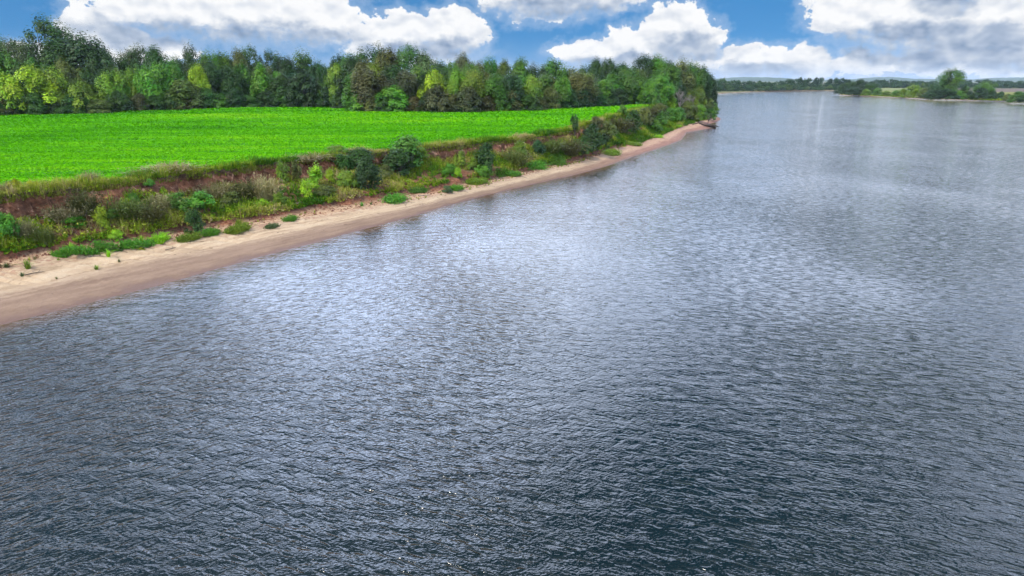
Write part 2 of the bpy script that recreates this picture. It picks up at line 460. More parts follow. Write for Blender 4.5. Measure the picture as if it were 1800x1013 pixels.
SPINE_PX = [(0, 572), (200, 522), (370, 476), (520, 436), (700, 387), (850, 345), (960, 319), (1040, 300), (1110, 277), (1180, 252)]
sp_pts = [(-128, -110), (-92, -35), (-62, 24)] + [tuple(at(u, v, 0)[:2]) for u, v in SPINE_PX] + [(66, 263), (84, 308), (104, 352), (114, 392), (108, 432), (70, 466), (0, 486), (-120, 500), (-330, 505), (-800, 480)]
spine = catmull(sp_pts, 0.5)
for _ in range(60):
    spine[1:-1] = 0.25 * spine[:-2] + 0.5 * spine[1:-1] + 0.25 * spine[2:]
seg = np.linalg.norm(np.diff(spine, axis=0), axis=1); S_all = np.concatenate([[0], np.cumsum(seg)])
# even stations: fine where the camera is near, coarse far off
i0 = np.argmin(np.linalg.norm(spine - at(0, 572)[:2], axis=1)); S0 = S_all[i0]
itip = np.argmin(np.linalg.norm(spine - np.array([114, 392]), axis=1)); STIP = S_all[itip] - S0
st = np.concatenate([np.arange(-150, -25, 3.0), np.arange(-25, 110, 0.3), np.arange(110, STIP + 20, 0.6), np.arange(STIP + 20, S_all[-1] - S0, 8.0)])
SX = np.interp(st + S0, S_all, spine[:, 0]); SY = np.interp(st + S0, S_all, spine[:, 1])
tan = np.stack([np.gradient(SX, st), np.gradient(SY, st)], 1)
ker = np.ones(41) / 41
tan = np.stack([np.convolve(np.pad(tan[:, q], 20, mode='edge'), ker, 'valid') for q in (0, 1)], 1)
tan /= np.linalg.norm(tan, axis=1)[:, None]
nrm = np.stack([-tan[:, 1], tan[:, 0]], 1)               # inland


def sd_of(p):
    """station and inland distance of points (n,2)"""
    p = np.atleast_2d(p)[:, :2]; s_o, d_o, j_o = [], [], []
    for q in np.array_split(p, max(1, len(p) // 2000)):
        d2 = (q[:, None, 0] - SX[None]) ** 2 + (q[:, None, 1] - SY[None]) ** 2
        j = np.argmin(d2, 1)
        s_o.append(st[j]); d_o.append((q[:, 0] - SX[j]) * nrm[j, 0] + (q[:, 1] - SY[j]) * nrm[j, 1]); j_o.append(j)
    return np.concatenate(s_o), np.concatenate(d_o), np.concatenate(j_o)


def line_d(px, zfun, lo, hi):
    sd = []
    for u, v in px:
        z = zfun
        if zfun is None:
            z = 7.6
            for _ in range(6):
                q = at(u, v, z); z = float(zf_xy(q[0], q[1]))
        q = at(u, v, z); s, d, _ = sd_of(q[None, :2]); sd.append((s[0], d[0]))
    sd.sort(); sd = np.array(sd)
    return np.interp(st, np.concatenate([[-150], sd[:, 0], [STIP + 40]]), np.concatenate([[lo], sd[:, 1], [hi]]))


def smooth(a, n):
    return np.convolve(np.pad(a, n // 2, mode='edge'), np.ones(n) / n, 'valid')[:len(a)]


W_PX = [(0, 572), (200, 522), (370, 476), (520, 436), (700, 387), (850, 345), (960, 319), (1040, 300), (1110, 277), (1165, 259), (1196, 247), (1203, 240), (1207, 233), (1232, 229), (1252, 225.5), (1243, 219), (1262, 207)]
S_PX = [(0, 468), (100, 447), (250, 428), (400, 405), (560, 378), (700, 355), (850, 325), (950, 300), (1040, 277), (1120, 252), (1165, 238), (1185, 228), (1215, 218), (1240, 210), (1258, 203)]
C_PX = [(0, 340), (150, 328), (350, 302), (500, 283), (600, 275), (700, 264), (800, 256), (900, 245), (1000, 230), (1080, 206), (1140, 190)]
dW = smooth(line_d(W_PX, 0.0, 0, 0), 3)
dS = smooth(line_d(S_PX, 1.4, 10, 8), 9)
dC = smooth(line_d(C_PX, None, 20, 26), 25)
dS = np.maximum(dS, dW + 2.5); dC = np.maximum(dC, dS + 6)
ss = st
# the crest has been bitten by slumps
bite = 2.0 * vnoise(ss * 0.11, 0.5, 3) + 1.5 * vnoise(ss * 0.30, 4.5, 8) + 0.6 * vnoise(ss * 0.9, 2.2, 9)
dC = dC + bite
dS = dS + 0.8 * vnoise(ss * 0.2, 9.5, 13) + 0.3 * vnoise(ss * 0.9, 1.5, 14)
dW = dW + 0.5 * vnoise(ss * 0.22, 3.3, 15) + 0.22 * vnoise(ss * 0.8, 3.3, 16)

# profile: (k, fraction rule)
ks = np.concatenate([np.linspace(0, 1, 5)[:-1], np.linspace(1, 2, 26)[:-1], np.linspace(2, 3, 18)[:-1], np.linspace(3, 4, 18)[:-1], np.linspace(4, 5, 18)[:-1], np.linspace(5, 6, 7)])
Bw = dC - dS
scarp = np.clip(0.55 + 1.9 * vnoise(ss * 0.14, 7.7, 21), 0.1, 1.0) * (1 - 0.75 * sstep(150, 215, ss))
dKs = {0: dW - 7, 1: dW, 2: dS, 3: dS + 0.30 * Bw, 4: dC - 0.5 - 1.6 * (1 - scarp), 5: dC, 6: dC + 5.0}
cx = SX + nrm[:, 0] * dC; cy = SY + nrm[:, 1] * dC
ZC = zf_xy(cx, cy)
zS = 1.35 + 0.3 * vnoise(ss * 0.15, 1.1, 31)
zL = 2.5 + 0.7 * vnoise(ss * 0.1, 2.1, 32)
zM = zL + (ZC - zL) * (0.36 + 0.26 * (1 - scarp))
zKs = {0: np.full_like(ss, -1.6), 1: np.zeros_like(ss), 2: zS, 3: zL, 4: zM, 5: ZC, 6: ZC - 0.30}
NK = len(ks); NS = len(ss)
D = np.zeros((NS, NK)); Z = np.zeros((NS, NK))
for c, k in enumerate(ks):
    i = min(int(k), 5); f = k - i
    fd, fz = f, f
    if i == 1: fz = f ** 0.85
    if i == 2: fz = np.where(f < 0.62, f * 0.42, 0.26 + (f - 0.62) / 0.38 * 0.74); fd = f * 1.16 if f < 0.62 else 0.72 + (f - 0.62) / 0.38 * 0.28     # apron then a low cut step
    if i == 3: fz = f ** 1.15; fd = f
    if i == 4: fz = f; fd = f + 0.22 * math.sin(math.pi * f)
    if i == 5: fz = f ** 3
    D[:, c] = dKs[i] * (1 - fd) + dKs[i + 1] * fd
    Z[:, c] = zKs[i] * (1 - fz) + zKs[i + 1] * fz
K2 = np.broadcast_to(ks[None], D.shape); S2 = np.broadcast_to(ss[:, None], D.shape)
face_w = np.clip(1 - np.abs(K2 - 4.5) / 0.62, 0, 1) ** 0.6           # upper scarp
step_w = np.clip(1 - np.abs(K2 - 2.75) / 0.35, 0, 1)                 # lower cut
bench_w = np.clip(1 - np.abs(K2 - 3.4) / 0.7, 0, 1)
rill = np.abs(vnoise(S2 * 1.5, Z * 0.35, 41)) * 1.0 + np.abs(vnoise(S2 * 3.7, Z * 0.6, 42)) * 0.45
D = D + face_w * (1.3 * rill - 0.45 + 0.8 * fbm(S2 * 0.8, Z * 1.3, 43, 3)) + step_w * (0.7 * fbm(S2 * 1.1, Z * 2.0, 44, 4) + 0.3 * np.abs(vnoise(S2 * 3.0, Z, 45)))
Z = Z + bench_w * 0.55 * fbm(S2 * 0.55, D * 0.55, 46, 4) + np.clip(1 - np.abs(K2 - 2.4) / 0.5, 0, 1) * (0.16 * fbm(S2 * 1.8, D * 1.8, 47, 3))
Z = Z + np.clip((K2 - 1.05) * 4, 0, 1) * np.clip((2.2 - K2) * 3, 0, 1) * (0.10 * fbm(S2 * 0.35, D * 0.9, 48, 4))
Z = Z - np.clip((K2 - 1.45) * 5, 0, 1) * np.clip((2.4 - K2) * 4, 0, 1) * sstep(60, 15, S2) * 0.35 * np.clip(0.16 - np.abs(vnoise(S2 * 0.9 + D * 0.25, D * 0.10, 49)), 0, 1) / 0.16
X3 = SX[:, None] + nrm[:, :1] * D; Y3 = SY[:, None] + nrm[:, 1:] * D
LV = np.stack([X3, Y3, Z], -1)
LF = grid_faces(NS, NK)[:, ::-1]
kf = ks[(LF.min(1)) % NK]
M_BANK = ground_bank_material(); M_SAND = sand_material()
A = {'k': K2.ravel(), 's': S2.ravel()}


def sub_mesh(name, V, F, mat, attrs, smooth_=True):
    idx = np.unique(F); mp = np.full(len(V), -1); mp[idx] = np.arange(len(idx))
    return make_mesh(name, V[idx], mp[F], mat, {k: v[idx] for k, v in attrs.items()}, smooth_)


LVf = LV.reshape(-1, 3)
obj('sand_beach', sub_mesh('sand_beach', LVf, LF[kf < 1.999], M_SAND, A), kind='structure', label='strip of tan and reddish sand between river and bank')
obj('river_bank', sub_mesh('river_bank', LVf, LF[kf >= 1.999], M_BANK, A), kind='structure', label='eroded red earth bank rising from the sand to the field')
LU, LVv = project(LVf); LN = None
gx = np.gradient(LV, axis=0); gk = np.gradient(LV, axis=1)
NRM = np.cross(gx, gk); NRM /= np.linalg.norm(NRM, axis=-1, keepdims=True) + 1e-9
NRM[NRM[..., 2] < 0] *= -1
NRMf = NRM.reshape(-1, 3)
KF = K2.ravel(); SF = S2.ravel()


def on_bank(u, v, kmin=1.0, kmax=6.0):
    ok = (KF >= kmin) & (KF <= kmax) & (SF > -60) & (SF < STIP + 5)
    i = np.where(ok)[0]; d = (LU[i] - u) ** 2 + (LVv[i] - v) ** 2
    j = i[np.argmin(d)]; return LVf[j], NRMf[j]


def bank_point(s, k):
    """points on the lofted bank, s and k arrays"""
    fi = np.interp(s, ss, np.arange(NS)); fk = np.interp(k, ks, np.arange(NK))
    i = np.clip(fi.astype(int), 0, NS - 2); j = np.clip(fk.astype(int), 0, NK - 2)
    a, b = (fi - i)[:, None], (fk - j)[:, None]
    p = (LV[i, j] * (1 - a) + LV[i + 1, j] * a) * (1 - b) + (LV[i, j + 1] * (1 - a) + LV[i + 1, j + 1] * a) * b
    return p, NRM[i, j]


# field and wood floor: one height field behind the crest
gxs = np.arange(-420, 128, 2.0); gys = np.arange(-110, 500, 2.0)
GX, GY = np.meshgrid(gxs, gys)
gs, gd, gj = sd_of(np.stack([GX.ravel(), GY.ravel()], 1))
inl = gd - dC[gj]
GZ = zf_xy(GX, GY).ravel()
far_drop = np.where(gs > STIP + 18, np.clip(gd / 25.0, -0.2, 1) * GZ, GZ)
GZ = np.where(inl < 2.2, np.minimum(far_drop, GZ) - 0.5, far_drop)
F = grid_faces(len(gys), len(gxs)); keep = (inl[F] > 0.5).all(1)
M_FIELD = simple_ground('field_soil_and_stems', [(0.3, (0.030, 0.16, 0.004)), (0.55, (0.05, 0.23, 0.004)), (0.8, (0.08, 0.27, 0.005))], 0.09, 0.2, (1, 2.2, 1))
GV = np.stack([GX.ravel(), GY.ravel(), GZ], 1)
obj('field', sub_mesh('field', GV, F[keep], M_FIELD, {}, True), kind='structure', label='level bright green crop field behind the bank')

# ------------------------------------------------------------------ water: strips parallel to the shore, out to the far side
offs = np.array([-3, -1, 0, 0.6, 1.2, 2, 3, 5, 8, 14, 30, 80, 200, 500, 1100, 2400.0])
sel = np.unique(np.concatenate([np.arange(0, NS, 4), [NS - 1]]))
WX = SX[sel, None] + nrm[sel, :1] * (dW[sel, None] * np.exp(-np.maximum(offs, 0)[None] / 20) - offs[None])
WY = SY[sel, None] + nrm[sel, 1:] * (dW[sel, None] * np.exp(-np.maximum(offs, 0)[None] / 20) - offs[None])
WV = np.stack([WX, WY, np.zeros_like(WX)], -1).reshape(-1, 3)
WF = grid_faces(len(sel), len(offs))
M_WATER = water_material()
obj('river_water', make_mesh('river_water', WV, WF, M_WATER, {'off': np.tile(offs, len(sel))}, True), kind='structure', label='wide rippled grey-blue river')
bedm = simple_ground('river_bed_mud', [(0.3, (0.05, 0.035, 0.022)), (0.7, (0.11, 0.075, 0.05))])

# ------------------------------------------------------------------ far shores


def shore_sheet(name, coast, reach, z1, mat, smat, label):
    """land behind a coast line: sandy lip, then level ground running away from the river"""
    C = catmull(coast, 6.0); n = len(C)
    r = np.linalg.norm(C, axis=1, keepdims=True); dirr = C / r
    wob = fbm(np.arange(n) * 0.11, 0.3, 77, 4)[:, None]
    rings, zs = [-6, 0, 2.5, 6, 16, 60, 200, reach], [-0.6, -0.02, 0.45, 1.0, z1, z1, z1 + 0.2, z1 + 0.2]
    V = np.concatenate([np.concatenate([C + dirr * (o + (wob * 5 if o < 100 else 0)), np.full((n, 1), z)], 1) for o, z in zip(rings, zs)])
    Fq = grid_faces(len(rings), n)
    ring = Fq[:, 0] // n
    g = obj(name, sub_mesh(name, V, Fq[ring >= 3], mat, {}, True), kind='structure', label=label)
    return g, (V, Fq[ring < 3])


M_FAR = simple_ground('far_field', [(0.3, (0.05, 0.075, 0.022)), (0.5, (0.10, 0.115, 0.04)), (0.7, (0.14, 0.10, 0.06))], 0.004)
M_RGT = simple_ground('rough_grass_land', [(0.28, (0.05, 0.09, 0.018)), (0.5, (0.16, 0.17, 0.035)), (0.72, (0.22, 0.19, 0.06))], 0.02)
M_FSAND = simple_ground('far_shore_sand', [(0.3, (0.10, 0.085, 0.05)), (0.7, (0.30, 0.22, 0.155))], 0.05)
farC = [(-2400, 900), (-1200, 1150), (-300, 1120)] + [tuple(at(u, v)[:2]) for u, v in [(1180, 166), (1265, 164.5), (1310, 162.5), (1380, 160.8), (1475, 160)]] + [(900, 1500), (1700, 1500), (2600, 1200)]
_, (lv, lf) = shore_sheet('far_land', farC, 12000, 2.0, M_FAR, M_FSAND, 'flat land beyond the far shore of the river')
obj('far_shore', sub_mesh('far_shore', lv, lf, M_FSAND, {}, True), kind='structure', label='thin muddy edge of the far shore')
rgtC = [(600, 1230), (535, 1125), (488, 1042)] + [tuple(at(u, v)[:2]) for u, v in [(1476, 167.3), (1500, 168.5), (1560, 171), (1610, 173.5), (1700, 176.5), (1800, 179.5), (1900, 183)]] + [(560, 480), (640, 260), (740, -60)]
_, (lv, lf) = shore_sheet('right_land', rgtC, 900, 2.6, M_RGT, M_FSAND, 'low grassy land on the right bank of the river')
obj('right_shore', sub_mesh('right_shore', lv, lf, M_FSAND, {}, True), kind='structure', label='narrow sandy shore of the right bank')
# ploughed and cropped fields behind the right bank's trees


def strip(name, pts, z, mat, label):
    P = np.array([[*p, z] for p in pts]); me = make_mesh(name, P, np.array([[0, 1, 2, 3]]), mat)
    return obj(name, me, kind='structure', label=label)


M_PLOUGH = simple_ground('ploughed_soil', [(0.3, (0.075, 0.058, 0.045)), (0.7, (0.145, 0.11, 0.085))], 0.01, 0.2, (1, 3, 1))
M_CROP2 = simple_ground('pale_crop', [(0.3, (0.10, 0.13, 0.04)), (0.7, (0.17, 0.19, 0.07))], 0.01)
strip('ploughed_field', [at(1600, 161.5, 2.9)[:2], at(2300, 163, 2.9)[:2], at(2300, 156.2, 2.9)[:2], at(1600, 155.8, 2.9)[:2]], 2.85, M_PLOUGH, 'brown ploughed field behind the right bank trees')
strip('pale_crop_field', [at(1480, 158.6, 2.9)[:2], at(1600, 159.2, 2.9)[:2], at(1600, 155.2, 2.9)[:2], at(1480, 155, 2.9)[:2]], 2.88, M_CROP2, 'pale green crop field behind the wooded spit')


def hill(name, u0, u1, vt, Y, label, seed):
    """long low wooded rise on the horizon, with depth"""
    a, b = atY(u0, vt, Y), atY(u1, vt, Y); n, mdep = 60, 9
    t = np.linspace(0, 1, n); top = a[2]
    V = []
    for q in np.linspace(-1, 1, mdep):
        prof = np.sin(np.pi * t) ** 0.7 * math.sqrt(max(0, 1 - q * q))
        z = 2.0 + (top - 2.0) * prof * (1 + 0.18 * fbm(t * 12, q * 2 + seed, seed, 4)) - 3 * (abs(q) > 0.99)
        V.append(np.stack([a[0] + (b[0] - a[0]) * t, Y + q * 500 + 0 * t, z], 1))
    obj(name, make_mesh(name, np.concatenate(V), grid_faces(mdep, n), M_HILL, None, True), kind='structure', label=label)


M_HILL = simple_ground('wooded_hillside', [(0.3, (0.02, 0.045, 0.018)), (0.7, (0.05, 0.085, 0.03))], 0.01)
hill('hill', 1230, 1420, 135.6, 9000, 'long low blue hill on the horizon beside the left headland', 3)
hill('hill', 1495, 1610, 135.9, 9200, 'low blue hill on the horizon above the wooded spit', 5)
hill('hill', 1700, 1880, 136.4, 9200, 'low blue hill on the horizon right of the tall tree', 7)
hill('hill', 1000, 1330, 138.5, 9600, 'faint low hill mostly hidden by the left headland', 9)
hill('hill', 1380, 1800, 138.8, 9800, 'faint long ridge on the horizon across the river', 12)

# ------------------------------------------------------------------ plants: leaf builders


def unit(n, r):
    v = r.normal(size=(n, 3)); return v / np.linalg.norm(v, axis=1, keepdims=True)


def leaves(C, N, size, r, asp=1.7):
    """folded leaf blades: centres C, normals N, sizes; four corners each"""
    n = len(C); t = np.cross(N, unit(n, r)); t /= np.linalg.norm(t, axis=1, keepdims=True) + 1e-9
    b = np.cross(N, t); s = (size * (0.65 + 0.7 * r.random(n)))[:, None] * 0.5
    fold = 0.28 * s * N
    V = np.stack([C - t * s * asp ** 0.5, C + b * s / asp ** 0.5 + fold, C + t * s * asp ** 0.5, C - b * s / asp ** 0.5 + fold], 1)
    return V.reshape(-1, 3), np.arange(n * 4).reshape(n, 4)


def tube(pts, rad, sides=5):
    pts = np.asarray(pts, float); V, F = [], []
    for i, p in enumerate(pts):
        d = pts[min(i + 1, len(pts) - 1)] - pts[max(i - 1, 0)]; d /= np.linalg.norm(d) + 1e-9
        a = np.cross(d, [0.3, 0.9, 0.2]); a /= np.linalg.norm(a) + 1e-9; b = np.cross(d, a)
        ang = np.arange(sides) * 2 * math.pi / sides
        V.append(p + rad[i] * (np.cos(ang)[:, None] * a + np.sin(ang)[:, None] * b))
    n = len(pts)
    for i in range(n - 1):
        for k in range(sides):
            F.append([i * sides + k, i * sides + (k + 1) % sides, (i + 1) * sides + (k + 1) % sides, (i + 1) * sides + k])
    return np.concatenate(V), np.array(F)


def join(parts):
    V, F, o = [], [], 0
    for v, f in parts:
        V.append(v); F.append(f + o); o += len(v)
    return np.concatenate(V), np.concatenate(F)


def crown(seed, nl, lobes, lobe_r, leaf, prof, gap=0.0, up=0.45, zlo=0.15, flat=0.8, tail=0.0):
    """crown of unit height and unit radius: leaf clumps (lobes) spread through the volume given by prof(t) = radius at height t"""
    r = np.random.default_rng(seed)
    C, R = [], []
    tries = 0
    while len(C) < lobes and tries < 6000:
        tries += 1
        t = zlo + (1 - zlo) * r.random() ** 0.9; pr = prof((t - zlo) / (1 - zlo)); a = r.random() * 2 * math.pi
        q = pr * (r.random() ** 0.42) * (0.85 + 0.3 * r.random())
        p = np.array([q * math.cos(a), q * math.sin(a), t])
        rr = lobe_r * (0.6 + 0.8 * r.random())
        if gap and any(np.linalg.norm((p - c) * [1, 1, 1.4]) < gap for c in C): continue
        C.append(p); R.append(rr)
    C = np.array(C); R = np.array(R); per = (R ** 2 / (R ** 2).sum() * nl).astype(int) + 3
    P, N, tone, tint = [], [], [], []
    for c, rr, n in zip(C, R, per):
        u_ = unit(n, r); u_[:, 2] = np.where(u_[:, 2] < -0.35, -u_[:, 2] * 0.6, u_[:, 2])
        rad = rr * (0.40 + 0.62 * r.random(n) ** 0.5) * (1 + (0.10 + tail) * r.normal(size=n).clip(-1, 1.3)) * np.where(r.random(n) < tail * 0.3, 1.0 + 0.5 * r.random(n), 1.0)
        q = c + u_ * rad[:, None] * [1, 1, flat]
        out_ = np.array([c[0], c[1], (c[2] - 0.45) * 0.8]); out_ = out_ / (np.linalg.norm(out_) + 0.2)
        nn = u_ * 1.0 + out_ * 0.40 + np.array([0, 0, up]) + 0.38 * unit(n, r); nn /= np.linalg.norm(nn, axis=1, keepdims=True)
        P.append(q); N.append(nn); lt = r.random()
        tone.append(np.clip(0.55 * lt + 0.22 + 0.40 * (r.random(n) - 0.5), 0, 1)); tint.append(np.clip(0.5 * r.random() + 0.25 + 0.5 * (r.random(n) - 0.5), 0, 1))
    P, N = np.concatenate(P), np.concatenate(N)
    zt, rt = np.percentile(P[:, 2], 99.6), np.percentile(np.hypot(P[:, 0], P[:, 1]), 97)
    P = P * [1 / rt, 1 / rt, 1 / zt]; C = C * [1 / rt, 1 / rt, 1 / zt]
    return P, N, np.concatenate(tone), np.concatenate(tint), C


def tree_proto(seed, h, w, nl, lobes, lobe_r, leaf, prof, zlo=0.2, trunk_r=0.25, gap=0.0, up=0.45, limbs=12, bark=None, leafmat=None, leaning=0.0):
    P, N, tone, tint, C = crown(seed, nl, lobes, lobe_r, leaf, prof, gap, up, zlo)
    sc = np.array([w / 2, w / 2, h]); r = np.random.default_rng(seed + 500)
    # keep lobes round in metres although the unit crown is stretched
    P = P * sc; Cm = C * sc
    V, F = leaves(P, N, np.full(len(P), leaf), r)
    me = make_mesh('crown', V, F, leafmat or M_LEAF, {'tone': np.repeat(tone, 4), 'tint': np.repeat(tint, 4)})
    top = np.array([0.06 * w * r.normal(), 0.06 * w * r.normal(), h * 0.82])
    tz = np.linspace(0, 1, 7)[:, None]; spine_ = tz * top + np.sin(tz * 3.1) * np.array([0.03 * w, 0.02 * w, 0])
    parts = [tube(spine_, trunk_r * (1.15 - tz[:, 0]) + 0.02, 7)]
    for i in r.choice(len(Cm), min(limbs, len(Cm)), replace=False):
        e = Cm[i]; t0 = np.clip(e[2] / h * 0.55 - 0.05, 0.12, 0.8); b0 = np.array([np.interp(t0, tz[:, 0], spine_[:, q]) for q in range(3)])
        mid = (b0 + e) / 2 + np.array([0, 0, 0.04 * h]); k = trunk_r * 0.45 * (1.1 - t0)
        parts.append(tube([b0, mid, e], [k, k * 0.6, k * 0.2], 5))
    tv, tf = join(parts)
    return {'crown': me, 'trunk': make_mesh('trunk', tv, tf, bark or M_BARK, None, True), 'h': h, 'w': w}


round_p = lambda t: math.sqrt(max(0.02, 1 - (2 * t - 0.9) ** 2 * 0.85)) * (0.95 if t < 0.95 else 0.6)
oval_p = lambda t: (0.45 + 1.25 * t) * (1 - t) ** 0.55 * 1.15 if t > 0 else 0.45
broad_p = lambda t: (0.55 + 0.9 * t) * (1.02 - t ** 3) ** 0.5
cone_p = lambda t: 1.05 * (1 - t) ** 0.75 + 0.08
full_p = lambda t: (1.0 - 0.35 * t) * (1.02 - t ** 4) ** 0.5
col_p = lambda t: 0.75 * (1.05 - t ** 3) ** 0.5

TREES = {
    'round': [tree_proto(1, 18, 13, 10875, 42, 0.34, 0.51, round_p, 0.14), tree_proto(2, 18, 13, 10875, 47, 0.31, 0.51, round_p, 0.14), tree_proto(3, 18, 12, 10150, 37, 0.35, 0.51, broad_p, 0.16)],
    'tall': [tree_proto(4, 22, 13, 10875, 45, 0.32, 0.51, round_p, 0.16), tree_proto(5, 22, 12, 10440, 42, 0.33, 0.51, oval_p, 0.16), tree_proto(6, 22, 13, 10875, 47, 0.30, 0.51, broad_p, 0.18)],
    'open': [tree_proto(7, 26, 17, 9425, 62, 0.23, 0.47, broad_p, 0.36, 0.30, 0.20, limbs=40), tree_proto(8, 24, 15, 8700, 52, 0.24, 0.47, round_p, 0.36, 0.28, 0.20, limbs=36)],
    'bushy': [tree_proto(9, 12, 11, 7540, 57, 0.26, 0.47, full_p, 0.04, 0.16), tree_proto(10, 12, 10, 7250, 52, 0.28, 0.47, full_p, 0.04, 0.16), tree_proto(11, 12, 12, 7830, 62, 0.25, 0.47, full_p, 0.03, 0.16)],
    'cone': [tree_proto(12, 16, 8, 7540, 75, 0.26, 0.42, cone_p, 0.05, 0.18, up=0.2), tree_proto(13, 16, 8.5, 7540, 70, 0.28, 0.42, cone_p, 0.06, 0.18, up=0.2)],
    'willow': [tree_proto(14, 13, 9, 7540, 55, 0.25, 0.38, oval_p, 0.08, 0.14), tree_proto(15, 13, 7, 6670, 50, 0.27, 0.38, col_p, 0.06, 0.14)],
}
TONES = {  # colour of the foliage itself
    'dark green': (0.030, 0.080, 0.013), 'deep green': (0.021, 0.056, 0.012), 'mid green': (0.058, 0.145, 0.015), 'fresh green': (0.075, 0.195, 0.014),
    'yellow-green': (0.120, 0.205, 0.014), 'bright yellow-green': (0.200, 0.310, 0.010), 'olive': (0.085, 0.115, 0.022), 'olive-brown': (0.070, 0.075, 0.022),
    'blue-green': (0.024, 0.072, 0.022), 'dull brown': (0.056, 0.066, 0.024), 'greyish green': (0.070, 0.105, 0.036), 'golden': (0.324, 0.353, 0.011),
    'lime green': (0.218, 0.432, 0.015), 'bright green': (0.070, 0.230, 0.018), 'pale tan': (0.250, 0.215, 0.095), 'grey-brown': (0.170, 0.150, 0.075)}


def jitter(c, r, a=0.12):
    k = 1 + a * r.normal(); return tuple(float(max(0.004, x * k * (1 + a * 0.6 * r.normal()))) for x in c)


def put_tree(kind, pos, h, w, tone, label, cat='tree', name='tree', group=None, protos=None, r=rng, variant=None, jit=0.12):
    pl = (protos or TREES)[kind]; p = pl[r.integers(len(pl))] if variant is None else pl[variant % len(pl)]
    e = bpy.data.objects.new(name, None); COL.objects.link(e); e.empty_display_size = 0.5
    e.location = pos; e.rotation_euler = (0, 0, r.random() * 6.283); e.scale = (w / p['w'], w / p['w'], h / p['h'])
    e['label'] = label; e['category'] = cat
    if group: e['group'] = group
    t = obj(p.get('sn', 'trunk'), p['trunk'], e)
    c = obj(p.get('cn', 'crown'), p['crown'], e); c.color = (*jitter(TONES[tone], r, jit), 1)
    return e


# ------------------------------------------------------------------ the wood behind the field
E_PX = [(-160, 210), (0, 205), (200, 200), (390, 193), (480, 190.5), (560, 190), (610, 193), (650, 199), (830, 200), (930, 197), (1000, 193), (1080, 188), (1140, 184)]


def ground_at(u, v):
    z = 7.6
    for _ in range(8):
        q = at(u, v, z); z = float(zf_xy(q[0], q[1]))
    return at(u, v, z)


EDGE = np.array([ground_at(u, v) for u, v in E_PX])
eu = np.array([p[0] for p in E_PX]); eY = EDGE[:, 1]
edge_Y = lambda u: float(np.interp(u, eu, eY))


def at_depth(u, Y):
    z = 8.0
    q = np.array([0, Y, z])
    dep = Y * PC - (z - CAMH) * PS
    return np.array([(u - 900) / FOC * dep, Y, float(zf_xy((u - 900) / FOC * dep, Y))])


def wood_tree(u, vtop, back, wpx, kind, tone, label=None, **kw):
    Y = edge_Y(u) + back; base = at_depth(u, Y); top = atY(u, vtop, Y)
    dep = Y * PC + (CAMH - base[2]) * PS
    WOOD.append(dict(u=u, pos=base - [0, 0, 0.15], h=top[2] - base[2], w=wpx * dep / FOC, kind=kind, tone=tone, label=label, back=back, **kw))


WOOD = []
# skyline trees, read from left to right
for a in [(-70, 60, 30, 90, 'tall', 'dark green', None), (-25, 66, 26, 80, 'round', 'mid green', None), (12, 62, 34, 78, 'open', 'dark green', 'airy dark tree at the top left corner of the wood'),
          (48, 70, 22, 70, 'open', 'greyish green', None), (98, 29, 40, 96, 'open', 'dark green', 'tallest tree of the wood, airy dark crown standing above the left skyline'),
          (120, 72, 24, 80, 'tall', 'deep green', None), (160, 62, 26, 90, 'round', 'deep green', 'big dense dark green tree just right of the tallest tree'), (195, 86, 18, 60, 'tall', 'deep green', None),
          (225, 98, 30, 50, 'round', 'dark green', None), (245, 86, 40, 50, 'open', 'olive-brown', None), (272, 78, 36, 84, 'open', 'dark green', 'open-crowned dark tree with gaps of sky, left of the skyline notch'), (285, 88, 26, 50, 'round', 'dark green', None),
          (318, 100, 36, 44, 'tall', 'mid green', None), (346, 81, 36, 44, 'round', 'deep green', None), (378, 90, 30, 48, 'tall', 'fresh green', None), (402, 92, 34, 50, 'tall', 'mid green', None),
          (428, 86, 32, 44, 'tall', 'olive', None), (448, 81, 36, 46, 'open', 'dark green', None), (480, 89, 34, 56, 'open', 'dark green', None), (508, 100, 26, 48, 'tall', 'deep green', None),
          (538, 92, 34, 66, 'round', 'dark green', 'rounded dark green tree just left of the dip in the skyline'), (564, 108, 24, 44, 'tall', 'deep green', None), (585, 118, 40, 40, 'round', 'mid green', None),
          (603, 98, 46, 40, 'round', 'deep green', None), (622, 95, 34, 50, 'tall', 'mid green', None), (655, 82, 40, 70, 'round', 'dark green', None), (685, 84, 34, 56, 'tall', 'olive', None),
          (718, 80, 40, 76, 'open', 'dark green', 'wide dark tree topping the hump of the wood above the field centre'), (748, 92, 38, 48, 'round', 'greyish green', None), (772, 107, 36, 50, 'tall', 'dark green', None),
          (792, 110, 28, 40, 'round', 'mid green', None), (816, 94, 44, 44, 'tall', 'greyish green', 'narrow pointed greyish tree standing alone above the middle skyline'), (843, 108, 32, 40, 'tall', 'olive', None), (862, 101, 36, 38, 'tall', 'mid green', None),
          (886, 106, 34, 44, 'round', 'olive', None), (915, 102, 38, 48, 'tall', 'mid green', None), (945, 113, 30, 44, 'round', 'deep green', None), (975, 106, 36, 56, 'round', 'mid green', None),
          (1005, 120, 30, 48, 'round', 'olive', None), (1030, 112, 36, 42, 'round', 'dark green', None), (1046, 103, 44, 34, 'round', 'deep green', 'small round-topped dark tree poking above the skyline right of centre'), (1070, 104, 46, 36, 'round', 'deep green', None),
          (1092, 111, 36, 48, 'round', 'dark green', None), (1128, 96, 30, 66, 'open', 'dark green', 'tall dark tree at the left shoulder of the headland'), (1150, 98, 24, 54, 'tall', 'mid green', None), (1172, 108, 30, 44, 'tall', 'dark green', None)]:
    wood_tree(*a)
